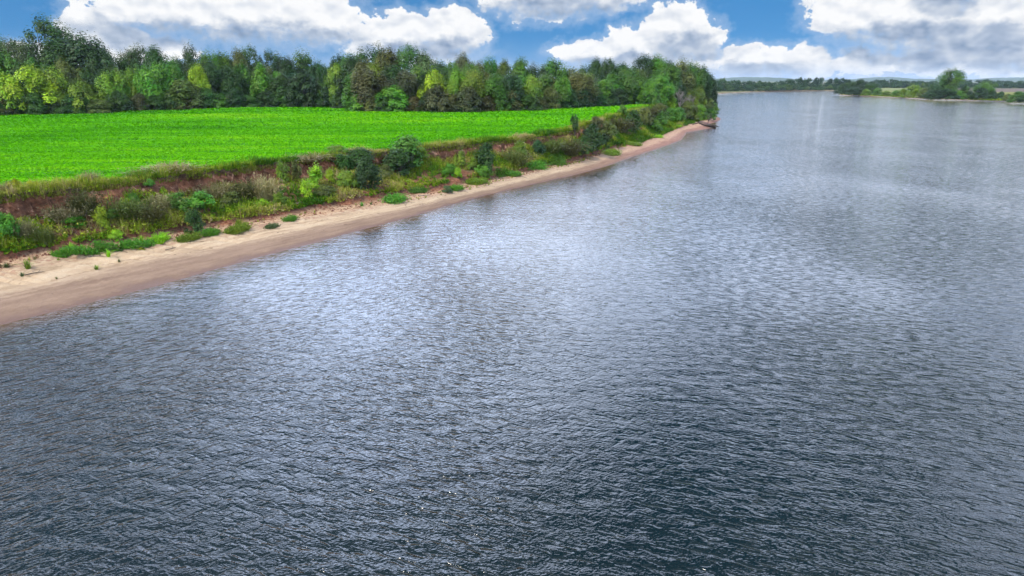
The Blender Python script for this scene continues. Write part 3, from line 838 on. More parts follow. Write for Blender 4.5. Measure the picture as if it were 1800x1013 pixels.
# middle rank, lower and lighter
r2 = np.random.default_rng(4)
tones_mid = ['dark green', 'mid green', 'mid green', 'fresh green', 'olive', 'dark green', 'blue-green', 'deep green', 'yellow-green', 'olive', 'mid green']
for i, u in enumerate(np.arange(-90, 1165, 21.0)):
    wood_tree(u + r2.normal() * 5, np.interp(u, [-90, 0, 60, 200, 320, 480, 560, 600, 650, 760, 900, 1000, 1100, 1165], [105, 104, 104, 122, 118, 118, 132, 126, 112, 122, 128, 134, 130, 126]) + r2.normal() * 7, 12 + 3 * r2.random(), 42 + 12 * r2.random(), ['round', 'tall', 'bushy', 'round'][r2.choice(4, p=[.4, .3, .2, .1])], tones_mid[r2.integers(len(tones_mid))])
# conspicuous front trees
for a in [(22, 128, 2, 62, 'bushy', 'bright yellow-green', 'bright yellow-green tree at the left edge of the picture, front of the wood'), (70, 116, 3, 76, 'round', 'bright yellow-green', 'brightest yellow-green tree, second from the left at the field edge'),
          (105, 118, 5, 60, 'bushy', 'yellow-green', 'loose yellow-green tree right beside the brightest tree at the field edge'), (145, 142, 1, 60, 'bushy', 'yellow-green', 'low spreading yellow-green tree right of the bright trees at the field edge'),
          (205, 122, 4, 50, 'round', 'yellow-green', 'tree with a golden-green top, front of the wood left of the skyline notch'), (275, 112, 6, 56, 'round', 'fresh green', None), (312, 108, 6, 46, 'tall', 'fresh green', None), (357, 112, 6, 34, 'tall', 'bright yellow-green', 'narrow yellow-topped tree in the wood above the left half of the field'),
          (330, 140, 0, 70, 'bushy', 'olive', 'olive thicket tree at the field edge below the narrow yellow-topped tree'), (465, 112, 4, 50, 'cone', 'fresh green', 'cone-shaped green tree at the field edge left of the skyline dip'), (500, 130, 1, 55, 'round', 'dark green', None), (535, 126, 0, 70, 'bushy', 'deep green', None),
          (595, 112, 2, 44, 'bushy', 'yellow-green', 'yellow-green tree standing right in the dip of the skyline'), (628, 125, 3, 60, 'round', 'mid green', None), (655, 120, 4, 64, 'round', 'olive-brown', 'thin brownish-green tree in front of the hump of the wood'), (710, 122, 5, 64, 'open', 'dull brown', 'brown half-bare tree in front of the hump of the wood'),
          (640, 160, -2, 70, 'bushy', 'fresh green', None), (695, 150, 0, 60, 'bushy', 'fresh green', None), (762, 122, 5, 52, 'bushy', 'bright yellow-green', 'bright green tree right of the brown half-bare tree'), (806, 122, 6, 38, 'tall', 'yellow-green', None), (830, 122, 5, 46, 'round', 'yellow-green', None),
          (770, 150, -1, 60, 'bushy', 'dull brown', 'dark brownish thicket tree at the field edge below the bright green tree'), (822, 152, -1, 55, 'bushy', 'dull brown', None), (870, 130, 2, 46, 'tall', 'mid green', None), (900, 128, 3, 44, 'tall', 'blue-green', None),
          (935, 132, 4, 48, 'bushy', 'yellow-green', 'yellow-green tree in the front rank right of the field centre'), (985, 136, 3, 40, 'round', 'fresh green', None), (1020, 128, 5, 60, 'round', 'olive', None), (1060, 140, 3, 50, 'bushy', 'fresh green', None), (1100, 132, 5, 56, 'bushy', 'mid green', None)]:
    wood_tree(*a)
# low thicket along the field edge
for i, u in enumerate(np.arange(-110, 1130, 24.0)):
    wood_tree(u + r2.normal() * 6, np.interp(u, eu, [p[1] for p in E_PX]) - 24 - 20 * r2.random(), -1 + 3 * r2.random(), 38 + 12 * r2.random(), 'bushy', ['dark green', 'deep green', 'dark green', 'mid green', 'olive', 'olive-brown', 'deep green', 'dark green'][r2.integers(8)])

# headland trees, standing along the end of the bank: (u, v of the top, s along bank, k or inland distance, width px, ...)
HEAD = []


def head_tree(u, vbase, vtop, wpx, kind, tone, label=None, zbase=None, dY=0):
    q = on_bank(u, vbase, 1.6, 6.0)[0] if zbase is None else at(u, vbase, zbase)
    Y = q[1] + dY; dep = Y * PC + (CAMH - q[2]) * PS; top = atY(u, vtop, Y)
    x = (u - 900) / FOC * dep
    WOOD.append(dict(u=u, pos=np.array([x, Y, q[2] - 0.2]), h=top[2] - q[2], w=wpx * dep / FOC, kind=kind, tone=tone, label=label, back=99))


for a in [(1192, 184, 106, 52, 'round', 'olive', 'broad olive tree high on the headland'), (1212, 186, 110, 46, 'tall', 'mid green', None), (1176, 183, 112, 40, 'tall', 'mid green', None),
          (1229, 190, 116, 40, 'tall', 'dark green', 'dark pointed tree near the tip of the headland'), (1243, 192, 132, 32, 'tall', 'deep green', 'last tall dark tree at the river end of the headland'),
          (1160, 186, 132, 48, 'round', 'fresh green', None), (1183, 190, 134, 44, 'round', 'dark green', None), (1205, 190, 138, 40, 'round', 'deep green', None),
          (1140, 187, 140, 40, 'bushy', 'fresh green', None), (1233, 196, 148, 34, 'round', 'dark green', None), (1251, 196, 158, 20, 'round', 'deep green', 'small dark tree overhanging the water at the headland tip'),
          (1220, 205, 152, 36, 'willow', 'yellow-green', 'tall yellow-green willow on the headland slope behind the leafless tree'), (1238, 206, 168, 34, 'willow', 'olive', None), (1252, 205, 180, 24, 'bushy', 'fresh green', None),
          (1178, 200, 166, 20, 'willow', 'bright yellow-green', 'small bright yellow-green tree at the end of the field'), (1208, 210, 178, 40, 'bushy', 'olive', None), (1228, 214, 184, 36, 'bushy', 'yellow-green', None), (1160, 204, 182, 26, 'bushy', 'olive', None), (1190, 212, 188, 34, 'bushy', 'mid green', None),
          (1247, 211, 190, 26, 'bushy', 'mid green', None)]:
    head_tree(*a)
# hidden continuation of the headland's trees behind its tip
for u, Y, h, w in [(1205, 420, 19, 13), (1222, 430, 18, 13), (1236, 415, 15, 11), (1190, 440, 20, 14), (1214, 400, 18, 12)]:
    dep = Y * PC + 12 * PS
    WOOD.append(dict(u=u, pos=np.array([(u - 900) / FOC * dep, Y, 5.0]), h=h, w=w, kind='round', tone='dark green', label=None, back=98))


def ordinal(n):
    if 10 <= n % 100 <= 20: return '%dth' % n
    return '%d%s' % (n, {1: 'st', 2: 'nd', 3: 'rd'}.get(n % 10, 'th'))


def rank(t):
    if t['back'] > 90: return 'headland'
    return 'skyline' if t['back'] > 17 else 'middle' if t['back'] > 8 else 'front'


WOOD.sort(key=lambda t: t['u'])
cnt = {}; outn = {}
SHAPE = {'round': 'rounded', 'tall': 'tall oval', 'open': 'airy', 'bushy': 'bushy', 'cone': 'cone-shaped', 'willow': 'slender'}
for t in WOOD:
    k = rank(t); lab = t['label']
    # counted only where its crown is inside the picture
    if t['u'] + 12 > 0: cnt[k] = cnt.get(k, 0) + 1
    if lab is None:
        n = cnt.get(k, 0)
        if n == 0: lab = '%s %s tree beyond the left edge, %s in the %s row' % (t['tone'], SHAPE[t['kind']], ordinal(outn.setdefault(k, 0) + 1), k); outn[k] += 1
        elif k == 'headland': lab = '%s %s tree on the headland, %s from its left end' % (t['tone'], SHAPE[t['kind']], ordinal(n))
        else: lab = '%s %s tree in the %s row of the wood, %s from the left' % (t['tone'], SHAPE[t['kind']], k, ordinal(n))
    grp = {'headland': 'trees on the headland', 'skyline': 'skyline trees of the wood', 'middle': 'middle trees of the wood', 'front': 'trees along the field edge'}[k]
    put_tree(t['kind'], t['pos'], max(t['h'], 3), max(t['w'], 3), t['tone'], lab, group=grp)

# ------------------------------------------------------------------ leafless trees and driftwood


def bare_tree(seed, h, spread, levels=5, r0=0.16):
    r = np.random.default_rng(seed); parts = []

    def grow(p, d, L, rad, lev):
        q = p + d * L; mid = (p + q) / 2 + r.normal(size=3) * L * 0.06
        parts.append(tube([p, mid, q], [rad, rad * 0.8, rad * 0.6], 5 if lev > 2 else 4))
        if lev == 0: return
        for _ in range(3 if lev < levels else 4):
            nd = d + spread * r.normal(size=3) * [1, 1, 0.55] + [0, 0, 0.15]; nd /= np.linalg.norm(nd)
            grow(p + (q - p) * (0.45 + 0.55 * r.random()), nd, L * (0.55 + 0.25 * r.random()), rad * 0.55, lev - 1)
    grow(np.zeros(3), np.array([0.05, 0, 1.0]), h * 0.36, r0, levels)
    return join(parts)


def put_bare(u, vb, vt, seed, mat, label, name='leafless_tree', spread=0.5, lev=5, r0=0.2, kmin=1.6):
    q, _ = on_bank(u, vb, kmin, 6.0); dep = q[1] * PC + (CAMH - q[2]) * PS
    h = (vb - vt) * dep / FOC * 1.02
    V, F = bare_tree(seed, h, spread, lev, r0)
    e = bpy.data.objects.new(name, None); COL.objects.link(e); e.location = q - [0, 0, 0.1]
    e['label'] = label; e['category'] = 'dead tree'
    fs = np.sort(F, axis=1)[:, 0]; lim = np.searchsorted(fs, 15 * 3)
    obj('trunk', sub_mesh('trunk', V, F[:15], mat, {}, True), e)
    obj('branches', sub_mesh('branches', V, F[15:], mat, {}, True), e)


put_bare(1192, 200, 146, 3, M_DEAD, 'pale grey leafless tree among the green trees of the headland', spread=0.55, lev=6, r0=0.32)
put_bare(1204, 204, 158, 8, M_DEAD, 'second, thinner leafless tree right of the pale grey one', spread=0.5, lev=5, r0=0.2)
# snag stranded on the spit
sq, _ = on_bank(1243, 224, 0.9, 2.0)
sn = bpy.data.objects.new('stranded_snag', None); COL.objects.link(sn); sn.location = sq + [0, 0, 0.05]; sn.scale = (0.62, 0.62, 0.8)
sn['label'] = 'dark stranded dead tree with upright branch on the sand spit'; sn['category'] = 'dead tree'
V, F = tube([[5.5, -2, -0.2], [2, -0.6, 0.6], [-2, 0.4, 1.0], [-6, 1.2, 2.2], [-9, 1.5, 1.6], [-12, 1.8, 0.3]], [0.5, 0.75, 0.5, 0.35, 0.25, 0.12], 7)
obj('trunk', make_mesh('trunk', V, F, M_SNAG, None, True), sn)
V, F = bare_tree(21, 8.5, 0.5, 4, 0.26); obj('upright_branch', make_mesh('upright_branch', V, F, M_SNAG, None, True), sn, (0.3, 0, 0.8))
rs = np.random.default_rng(6)
rp = [tube([[2.5, -0.8, 0.4], [2.5 + 2.2 * rs.normal(), -0.8 + 1.6 * rs.normal(), 0.9 + 0.5 * rs.random()], [2.5 + 3.4 * rs.normal(), -0.8 + 2.4 * rs.normal(), 0.0 + 0.5 * rs.random()]], [0.35, 0.22, 0.08], 5) for _ in range(16)]
V, F = join(rp); obj('root_mass', make_mesh('root_mass', V, F, M_SNAG, None, True), sn)

# ------------------------------------------------------------------ shrubs and low plants of the bank


def shrub_proto(seed, h, w, nl, lobes, lobe_r, leaf, prof, up=0.45, zlo=0.05, stems=9, wiry=0, asp=1.7):
    r = np.random.default_rng(seed + 900)
    P, N, tone, tint, C = crown(seed, nl, lobes, lobe_r, leaf, prof, 0, up, zlo, tail=0.2)
    sc = np.array([w / 2, w / 2, h]); P = P * sc; C = C * sc
    V, F = leaves(P, N, np.full(len(P), leaf), r, asp)
    parts = []
    for i in r.choice(len(C), min(stems, len(C)), replace=False):
        b = np.array([0.1 * w * r.normal(), 0.1 * w * r.normal(), -0.1]); e = C[i] * [1, 1, 1.02]
        parts.append(tube([b, (b + e) / 2 + [0, 0, 0.1 * h], e], [0.035, 0.025, 0.01], 4))
    tv, tf = join(parts)
    me = make_mesh('foliage', V, F, M_SHRUB, {'tone': np.repeat(tone, 4), 'tint': np.repeat(tint, 4)})
    return {'crown': me, 'trunk': make_mesh('stems', tv, tf, M_BARK, None, True), 'h': h, 'w': w, 'cn': 'foliage', 'sn': 'stems'}


def blades(n, r, h, spread, width, lean=0.5, base_r=0.15):
    """arching grass blades: two quads each"""
    a = r.random(n) * 6.283; b0 = np.stack([np.cos(a), np.sin(a), 0 * a], 1) * (base_r * r.random(n) ** 0.5)[:, None]
    L = h * (0.55 + 0.6 * r.random(n)); ln = (lean * r.random(n))[:, None]; d = np.stack([np.cos(a), np.sin(a), 0 * a], 1) + 0.5 * r.normal(size=(n, 3)) * [1, 1, 0]
    mid = b0 + d * ln * L[:, None] * 0.35 + np.array([0, 0, 1]) * (L * 0.6)[:, None]
    tip = b0 + d * ln * L[:, None] * 1.05 + np.array([0, 0, 1]) * (L * (1.0 - 0.45 * ln[:, 0]))[:, None]
    sd = np.cross(d, [0, 0, 1.0]); sd /= np.linalg.norm(sd, axis=1, keepdims=True) + 1e-9; sd = sd * width / 2
    V = np.stack([b0 - sd, b0 + sd, mid + sd * 0.9, mid - sd * 0.9, tip + sd * 0.25, tip - sd * 0.25], 1).reshape(-1, 3)
    i = np.arange(n)[:, None] * 6
    return V, np.concatenate([i + [0, 1, 2, 3], i + [3, 2, 4, 5]])


def mound_p(t): return math.sqrt(max(0.05, 1 - t * t))


SHRUBS = {
    'round': [shrub_proto(31, 3, 3, 3200, 34, 0.30, 0.17, full_p), shrub_proto(32, 3, 3, 3200, 30, 0.31, 0.17, round_p), shrub_proto(33, 3, 3.2, 3400, 36, 0.28, 0.17, full_p)],
    'upright': [shrub_proto(34, 3, 1.7, 1900, 26, 0.32, 0.15, col_p, 0.3), shrub_proto(35, 3, 1.8, 1900, 24, 0.34, 0.15, oval_p, 0.3)],
    'mound': [shrub_proto(36, 1.6, 3.4, 3000, 34, 0.30, 0.16, mound_p, 0.6, 0.0), shrub_proto(37, 1.6, 3.2, 3000, 32, 0.31, 0.16, mound_p, 0.6, 0.0)],
    'lone': [shrub_proto(42, 5, 1.6, 1400, 16, 0.36, 0.20, lambda t: 0.35 + 0.65 * t if t < 0.8 else 0.6, 0.3, 0.35, 8)],
}
# brushy clumps: arching stalks with small leaves on them; mats: runners with grass in them


def brush_proto(seed, h, w, nb, nl, lean, leaf):
    r = np.random.default_rng(seed)
    V1, F1 = blades(nb, r, h, 1, 0.045, lean, w * 0.42); tip = V1.reshape(-1, 6, 3)
    pick = r.integers(nb, size=nl); t = r.random(nl)[:, None] ** 0.7
    C = (tip[pick, 0] * (1 - t) + tip[pick, 4] * t) + 0.08 * r.normal(size=(nl, 3))
    V2, F2 = leaves(C, unit(nl, r) * 0.8 + [0, 0, 0.5], np.full(nl, leaf), r, 2.2)
    V, F = join([(V1, F1), (V2, F2)])
    cl = 0.5 + 0.5 * np.tanh(2 * r.normal(size=nb))
    tn = np.concatenate([np.repeat(np.clip(0.3 + 0.5 * r.random(nb), 0, 1), 6), np.repeat(np.clip(0.2 + 0.5 * r.random(nl), 0, 1), 4)])
    ti = np.concatenate([np.repeat(0.1 + 0.5 * cl, 6), np.repeat(0.4 + 0.6 * r.random(nl), 4)])
    st_v, st_f = join([tube([[0.3 * w * r.normal(), 0.3 * w * r.normal(), -0.1], [0.35 * w * r.normal(), 0.35 * w * r.normal(), h * 0.5]], [0.02, 0.01], 4) for _ in range(10)])
    return {'crown': make_mesh('foliage', V, F, M_SHRUB, {'tone': tn, 'tint': ti}), 'trunk': make_mesh('stems', st_v, st_f, M_BARK, None, True), 'h': h, 'w': w, 'cn': 'foliage', 'sn': 'stems'}


SHRUBS['wiry'] = [brush_proto(40, 1.7, 2.4, 330, 900, 0.75, 0.15), brush_proto(41, 1.7, 2.4, 330, 900, 0.9, 0.15)]
SHRUBS['mat'] = [brush_proto(43, 0.7, 4.0, 420, 1700, 1.2, 0.17), brush_proto(44, 0.7, 4.0, 420, 1700, 1.2, 0.17)]
# tufts: blades only
for i in range(2):
    r = np.random.default_rng(60 + i); V, F = blades(70, r, 1.0, 1, 0.05, 0.9, 0.22); n = len(V)
    tn = np.repeat(r.random(70), 6); SHRUBS.setdefault('tuft', []).append(make_mesh('blades', V, F, M_SHRUB, {'tone': tn, 'tint': np.repeat(r.random(70), 6)}))


def put_shrub(u, vb, wpx, hpx, kind, tone, label, name='shrub', cat='shrub', kmin=1.05, kmax=5.6, tilt=0.0):
    q, nn = on_bank(u, vb, kmin, kmax); dep = q[1] * PC + (CAMH - q[2]) * PS; k = dep / FOC
    if kind == 'tuft':
        o = obj('grass_tuft', SHRUBS['tuft'][rng.integers(2)], None, q - [0, 0, 0.03], label=label, category='grass tuft')
        s = hpx * k; o.scale = (max(s, wpx * k * 0.6), max(s, wpx * k * 0.6), s); o.color = (*jitter(TONES[tone], rng, 0.06), 1); o.rotation_euler = (0, 0, rng.random() * 6)
        return o
    if kind == 'mat': hpx = min(hpx, 0.95 / k)
    e = put_tree(kind, q - [0, 0, 0.08], max(hpx * k, 0.25), wpx * k, tone, label, cat, name, None, SHRUBS, rng, None, 0.07)
    if kind in ('mat', 'mound') or tilt:
        # lie along the slope
        import mathutils
        tl = tilt or 0.75; up_ = mathutils.Vector((nn[0] * tl, nn[1] * tl, max(nn[2], 0.4))).normalized()
        ax = math.atan2(tan[np.argmin((SX - q[0]) ** 2 + (SY - q[1]) ** 2)][1], tan[np.argmin((SX - q[0]) ** 2 + (SY - q[1]) ** 2)][0])
        rot = mathutils.Vector((0, 0, 1)).rotation_difference(up_) @ mathutils.Quaternion((0, 0, 1), ax + 0.15 * rng.normal())
        e.rotation_mode = 'QUATERNION'; e.rotation_quaternion = rot
        if kind == 'mat': e.scale = (e.scale[0], e.scale[1] * 0.6, max(e.scale[2], 0.6))
    return e


for a in [
    (8, 415, 46, 44, 'round', 'bright green', 'bright green bush cut by the left edge below the scarp'),
    (42, 416, 32, 34, 'wiry', 'grey-brown', 'dry grey-brown bush right of the bright bush at the left edge'),
    (76, 424, 36, 28, 'wiry', 'olive', 'olive weedy bush below the dry grey-brown bush near the left edge'),
    (184, 402, 24, 44, 'upright', 'bright yellow-green', 'bright yellow-green sapling halfway up the bank at far left', 'sapling', 'sapling'),
    (205, 416, 26, 15, 'mound', 'lime green', 'small lime green bush at the foot of the yellow-green sapling'),
    (118, 386, 50, 30, 'wiry', 'grey-brown', 'dry brushy clump below the pale patches of the left scarp'),
    (150, 372, 44, 40, 'wiry', 'olive-brown', 'tall dry brushy clump left of the yellow-green sapling'),
    (135, 398, 42, 20, 'round', 'bright green', 'dark-leaved green bush below the dry clump left of the sapling'),
    (225, 380, 50, 34, 'wiry', 'olive', 'olive brushy clump right of the yellow-green sapling'),
    (198, 386, 26, 22, 'round', 'mid green', 'green bush right behind the yellow-green sapling'),
    (262, 388, 48, 32, 'wiry', 'olive-brown', 'dry olive clump above the long green plant patch'),
    (282, 366, 44, 26, 'wiry', 'pale tan', 'tan dry grass clump under the shadowed scarp left of centre bank'),
    (318, 372, 46, 34, 'round', 'mid green', 'green bush up the bank above the vine-draped bush'),
    (352, 372, 52, 36, 'round', 'bright green', 'broad bright green bush up the bank right above the vine-draped bush'),
    (385, 350, 46, 32, 'wiry', 'pale tan', 'tan brushy clump under the crest between two green bushes'),
    (410, 366, 44, 30, 'round', 'olive', 'olive bush on the bank above the red lower cut'),
    (432, 350, 40, 36, 'wiry', 'olive-brown', 'brown-green brush on the bank left of the leaning dry stalks'),
    (468, 350, 40, 42, 'wiry', 'pale tan', 'pale dry stalks under the crest at the scarp notch'),
    (462, 362, 24, 14, 'mound', 'lime green', 'small lime bush at the top of the red lower cut'),
    (495, 360, 28, 24, 'round', 'yellow-green', 'yellow-green bush spilling over the red lower cut'),
    (345, 409, 34, 44, 'round', 'dark green', 'vine-draped cone-shaped bush standing at the top of the sand'),
    (370, 412, 36, 14, 'mat', 'bright green', 'green runners spreading right of the vine-draped bush', 'plant_patch', 'plant patch'),
    (332, 421, 48, 12, 'mat', 'yellow-green', 'yellow-green low plants in front of the vine-draped bush', 'plant_patch', 'plant patch'),
    (418, 406, 50, 13, 'mat', 'yellow-green', 'olive-yellow low plant patch on the sand right of the vine-draped bush', 'plant_patch', 'plant patch'),
    (512, 388, 30, 11, 'mat', 'bright green', 'small round green patch alone on the sand', 'plant_patch', 'plant patch'),
    (476, 400, 32, 7, 'mat', 'greyish green', 'thin grey-green patch on sand left of the small round green patch', 'plant_patch', 'plant patch'),
    (112, 450, 50, 14, 'mat', 'bright green', 'left end of the long green plant patch on the sand', 'plant_patch', 'plant patch'),
    (150, 446, 62, 16, 'mat', 'bright green', 'left-middle stretch of the long green plant patch on the sand', 'plant_patch', 'plant patch'),
    (195, 440, 66, 18, 'mat', 'bright green', 'middle stretch of the long green plant patch on the sand', 'plant_patch', 'plant patch'),
    (240, 434, 64, 18, 'mat', 'bright green', 'right-middle stretch of the long green plant patch on the sand', 'plant_patch', 'plant patch'),
    (278, 426, 48, 16, 'mat', 'lime green', 'right end of the long green plant patch on the sand', 'plant_patch', 'plant patch'),
    (247, 441, 16, 8, 'mound', 'golden', 'small yellowish plant in front of the long green plant patch'),
    (500, 320, 24, 40, 'upright', 'yellow-green', 'upright yellow-green shrub at the scarp, leftmost of the row', 'shrub', 'shrub'),
    (522, 318, 20, 36, 'upright', 'olive', 'olive upright shrub second in the row at the scarp'),
    (541, 348, 24, 34, 'upright', 'lime green', 'lime green upright shrub low on the bank face'),
    (557, 332, 30, 46, 'upright', 'lime green', 'tall bright lime shrub growing up the bank face'),
    (582, 322, 16, 28, 'upright', 'bright yellow-green', 'narrow yellow-lime shrub right of the tall lime shrub'),
    (608, 326, 46, 28, 'mound', 'yellow-green', 'arching yellow-green bush against the big dark shrub'),
    (570, 344, 44, 18, 'mound', 'olive', 'olive low bush on top of the red lower cut'),
    (600, 300, 44, 30, 'round', 'dark green', 'dark bush just under the crest above the arching bush'),
    (632, 300, 56, 40, 'round', 'dark green', 'dark crest bush behind the big blue-green shrub'),
    (648, 334, 48, 58, 'round', 'deep green', 'big blue-green shrub hanging over the bare red slope'),
    (676, 318, 30, 30, 'round', 'olive', 'olive bush between the big blue-green shrub and tallest crest bush'),
    (700, 308, 56, 44, 'round', 'dark green', 'dark lower half of the bush clump under the tallest crest bush'),
    (716, 292, 62, 54, 'round', 'mid green', 'tallest round bush on the crest, standing against the field'),
    (742, 280, 26, 20, 'round', 'yellow-green', 'small yellow-green bush right of the tallest crest bush'),
    (694, 352, 64, 14, 'mat', 'bright green', 'green plant patch on the sand under the bare red slope', 'plant_patch', 'plant patch'),
    (735, 338, 44, 16, 'mat', 'mid green', 'sloping green runners below the pale scarp', 'plant_patch', 'plant patch'),
    (785, 338, 20, 13, 'mound', 'greyish green', 'grey-green clump at the foot of the red slope', 'shrub', 'shrub'),
    (800, 334, 36, 10, 'mat', 'bright green', 'green patch right of the grey-green clump', 'plant_patch', 'plant patch'),
    (838, 322, 52, 11, 'mat', 'yellow-green', 'yellow-green patch along the sand below the dark bank bush', 'plant_patch', 'plant patch'),
    (808, 296, 24, 34, 'upright', 'yellow-green', 'yellow-green upright shrub on the scarp right of the pale scarp'),
    (788, 306, 26, 20, 'mound', 'fresh green', 'green bush beneath the upright shrub, left side'),
    (806, 312, 14, 20, 'upright', 'lime green', 'small lime shrub on the red slope under the upright shrub'),
    (832, 298, 24, 22, 'mound', 'yellow-green', 'leaning yellow-green bush left of the dark bank bush'),
    (857, 302, 44, 50, 'round', 'dark green', 'large dark bush on the bank, halfway along the beach'),
    (846, 306, 34, 20, 'mound', 'fresh green', 'green bush in front of the large dark bank bush'),
    (882, 306, 40, 16, 'mat', 'fresh green', 'green plants right of the large dark bank bush', 'plant_patch', 'plant patch'),
    (905, 290, 40, 30, 'wiry', 'olive', 'olive brush between the dark bank bush and hanging vines'),
    (915, 272, 24, 26, 'upright', 'yellow-green', 'yellow-green shrub under the crest left of the hanging vines'),
    (946, 272, 26, 26, 'round', 'blue-green', 'hanging blue-green vines on the scarp'),
    (940, 296, 50, 18, 'mat', 'bright green', 'bright green plants on the slope below the hanging vines', 'plant_patch', 'plant patch'),
    (902, 308, 40, 10, 'mat', 'bright green', 'green runners at the sand left of the bright slope plants', 'plant_patch', 'plant patch'),
    (975, 286, 56, 22, 'mat', 'fresh green', 'broad green plants sloping down to the sand before the dark conifer-like bush', 'plant_patch', 'plant patch'),
    (968, 268, 36, 24, 'wiry', 'olive', 'grey-olive vine curtain on the scarp'),
    (1000, 272, 40, 30, 'wiry', 'olive-brown', 'brown-green brush left of the dark conifer-like bush'),
    (1026, 276, 40, 36, 'round', 'dark green', 'left part of the dark bush touching the sand'),
    (1042, 270, 48, 52, 'round', 'deep green', 'largest dark blue-green bush reaching from crest to sand'),
    (1010, 242, 16, 40, 'lone', 'dark green', 'slender young tree on the crest in front of the field', 'sapling', 'sapling'),
    (1045, 226, 26, 22, 'round', 'olive-brown', 'rusty olive bush on the crest right of the slender young tree'),
    (1066, 250, 44, 36, 'round', 'olive', 'olive bush right of the largest dark bush'),
    (1074, 270, 54, 22, 'mat', 'yellow-green', 'yellow-green plants spreading to the sand right of the largest dark bush', 'plant_patch', 'plant patch'),
    (1085, 232, 40, 28, 'wiry', 'olive-brown', 'tan-green brush below the far crest'),
    (1094, 205, 18, 20, 'round', 'mid green', 'round bush alone on the far crest at the field corner'),
    (1103, 206, 14, 12, 'round', 'yellow-green', 'small yellow-green bush right of the round bush at the field corner'),
    (1112, 232, 34, 38, 'round', 'dark green', 'dark bush on the far slope below the field corner'),
    (1130, 222, 34, 30, 'round', 'olive', 'olive bush right of the dark far slope bush'),
    (1112, 254, 52, 18, 'mat', 'yellow-green', 'yellow-green plants at the sand below the dark far slope bush', 'plant_patch', 'plant patch'),
    (1150, 240, 50, 18, 'mat', 'lime green', 'bright yellow-green plants at the sand where the beach bends', 'plant_patch', 'plant patch'),
    (1142, 226, 36, 20, 'mound', 'fresh green', 'green mound on the far slope above the beach bend'),
    (1165, 220, 36, 24, 'round', 'mid green', 'green bush on the far slope right of the green mound'),
    (1185, 224, 40, 12, 'mat', 'lime green', 'last lime green plants above the sand spit', 'plant_patch', 'plant patch'),
    (1140, 206, 30, 18, 'wiry', 'olive-brown', 'brown brush below the far crest near the headland'),
    (1158, 204, 30, 22, 'round', 'olive', 'olive bush near the crest at the start of the headland'),
    (1180, 214, 34, 24, 'round', 'fresh green', 'green bush on the headland slope above the lime plants'),
    (28, 326, 24, 22, 'upright', 'golden', 'tall yellow flowering weed on the crest near the left edge', 'flowering_weed', 'weed'),
    (55, 328, 34, 16, 'mound', 'golden', 'low yellow flowering weeds on the crest near the left edge', 'flowering_weed', 'weed'),
    (160, 312, 24, 24, 'wiry', 'pale tan', 'pale feathery dry weed on the crest at left'),
    (10, 320, 26, 18, 'wiry', 'pale tan', 'pale dry weed on the crest at the very left edge'),
    (300, 302, 60, 20, 'wiry', 'pale tan', 'pale brushy hump on the crest above the vine-draped bush'),
    (250, 310, 50, 16, 'wiry', 'yellow-green', 'yellow-green brushy weeds on the crest left of the pale hump'),
    (590, 272, 50, 18, 'mound', 'yellow-green', 'yellow-green crest plants above the arching bush'),
    (540, 282, 44, 14, 'wiry', 'pale tan', 'pale dry grass on the crest above the upright shrubs'),
    (236, 356, 18, 22, 'upright', 'mid green', 'green vine hanging on the dark scarp below the crest at left'),
    (262, 330, 20, 16, 'round', 'bright green', 'bright green tuft-like bush on the crest lip left of the pale hump'),
]:
    put_shrub(*a)
for a in [(51, 472, 20, 18, 'tuft', 'yellow-green', 'yellow-green grass tuft on the left sand'), (169, 474, 12, 10, 'tuft', 'yellow-green', 'small grass tuft alone on bare sand at left'), (126, 440, 18, 16, 'tuft', 'lime green', 'tall pale grass tuft at the left end of the long green patch'),
          (192, 450, 18, 14, 'tuft', 'lime green', 'pale arching grass tuft in front of the long green patch'), (40, 486, 16, 9, 'tuft', 'greyish green', 'grey-green grass tuft low on the left sand'), (12, 472, 26, 8, 'tuft', 'greyish green', 'spread of low grass on sand at the left edge'),
          (285, 426, 16, 16, 'tuft', 'lime green', 'pale grass tuft at the right end of the long green patch'), (250, 428, 16, 14, 'tuft', 'lime green', 'pale grass tuft within the right half of the long green patch'), (48, 432, 14, 14, 'tuft', 'yellow-green', 'bright grass tuft on red earth near the left edge'), (88, 434, 12, 12, 'tuft', 'yellow-green', 'thin grass tuft on red earth above the green patch end'),
          (635, 362, 12, 9, 'tuft', 'bright green', 'small green tuft on the sand below the red slope'), (652, 360, 8, 6, 'tuft', 'mid green', 'tiny tuft right of the small green tuft on the sand'), (420, 396, 10, 14, 'tuft', 'yellow-green', 'slim grass tuft behind the olive-yellow low plant patch'), (208, 462, 10, 6, 'tuft', 'olive', 'small olive tuft at the sand edge below the long green patch'),
          (62, 455, 10, 8, 'tuft', 'pale tan', 'dry tuft on the dusty apron at left'), (100, 492, 8, 5, 'tuft', 'olive', 'tiny olive tuft low on the left beach')]:
    put_shrub(*a, kmin=1.1, kmax=3.5)

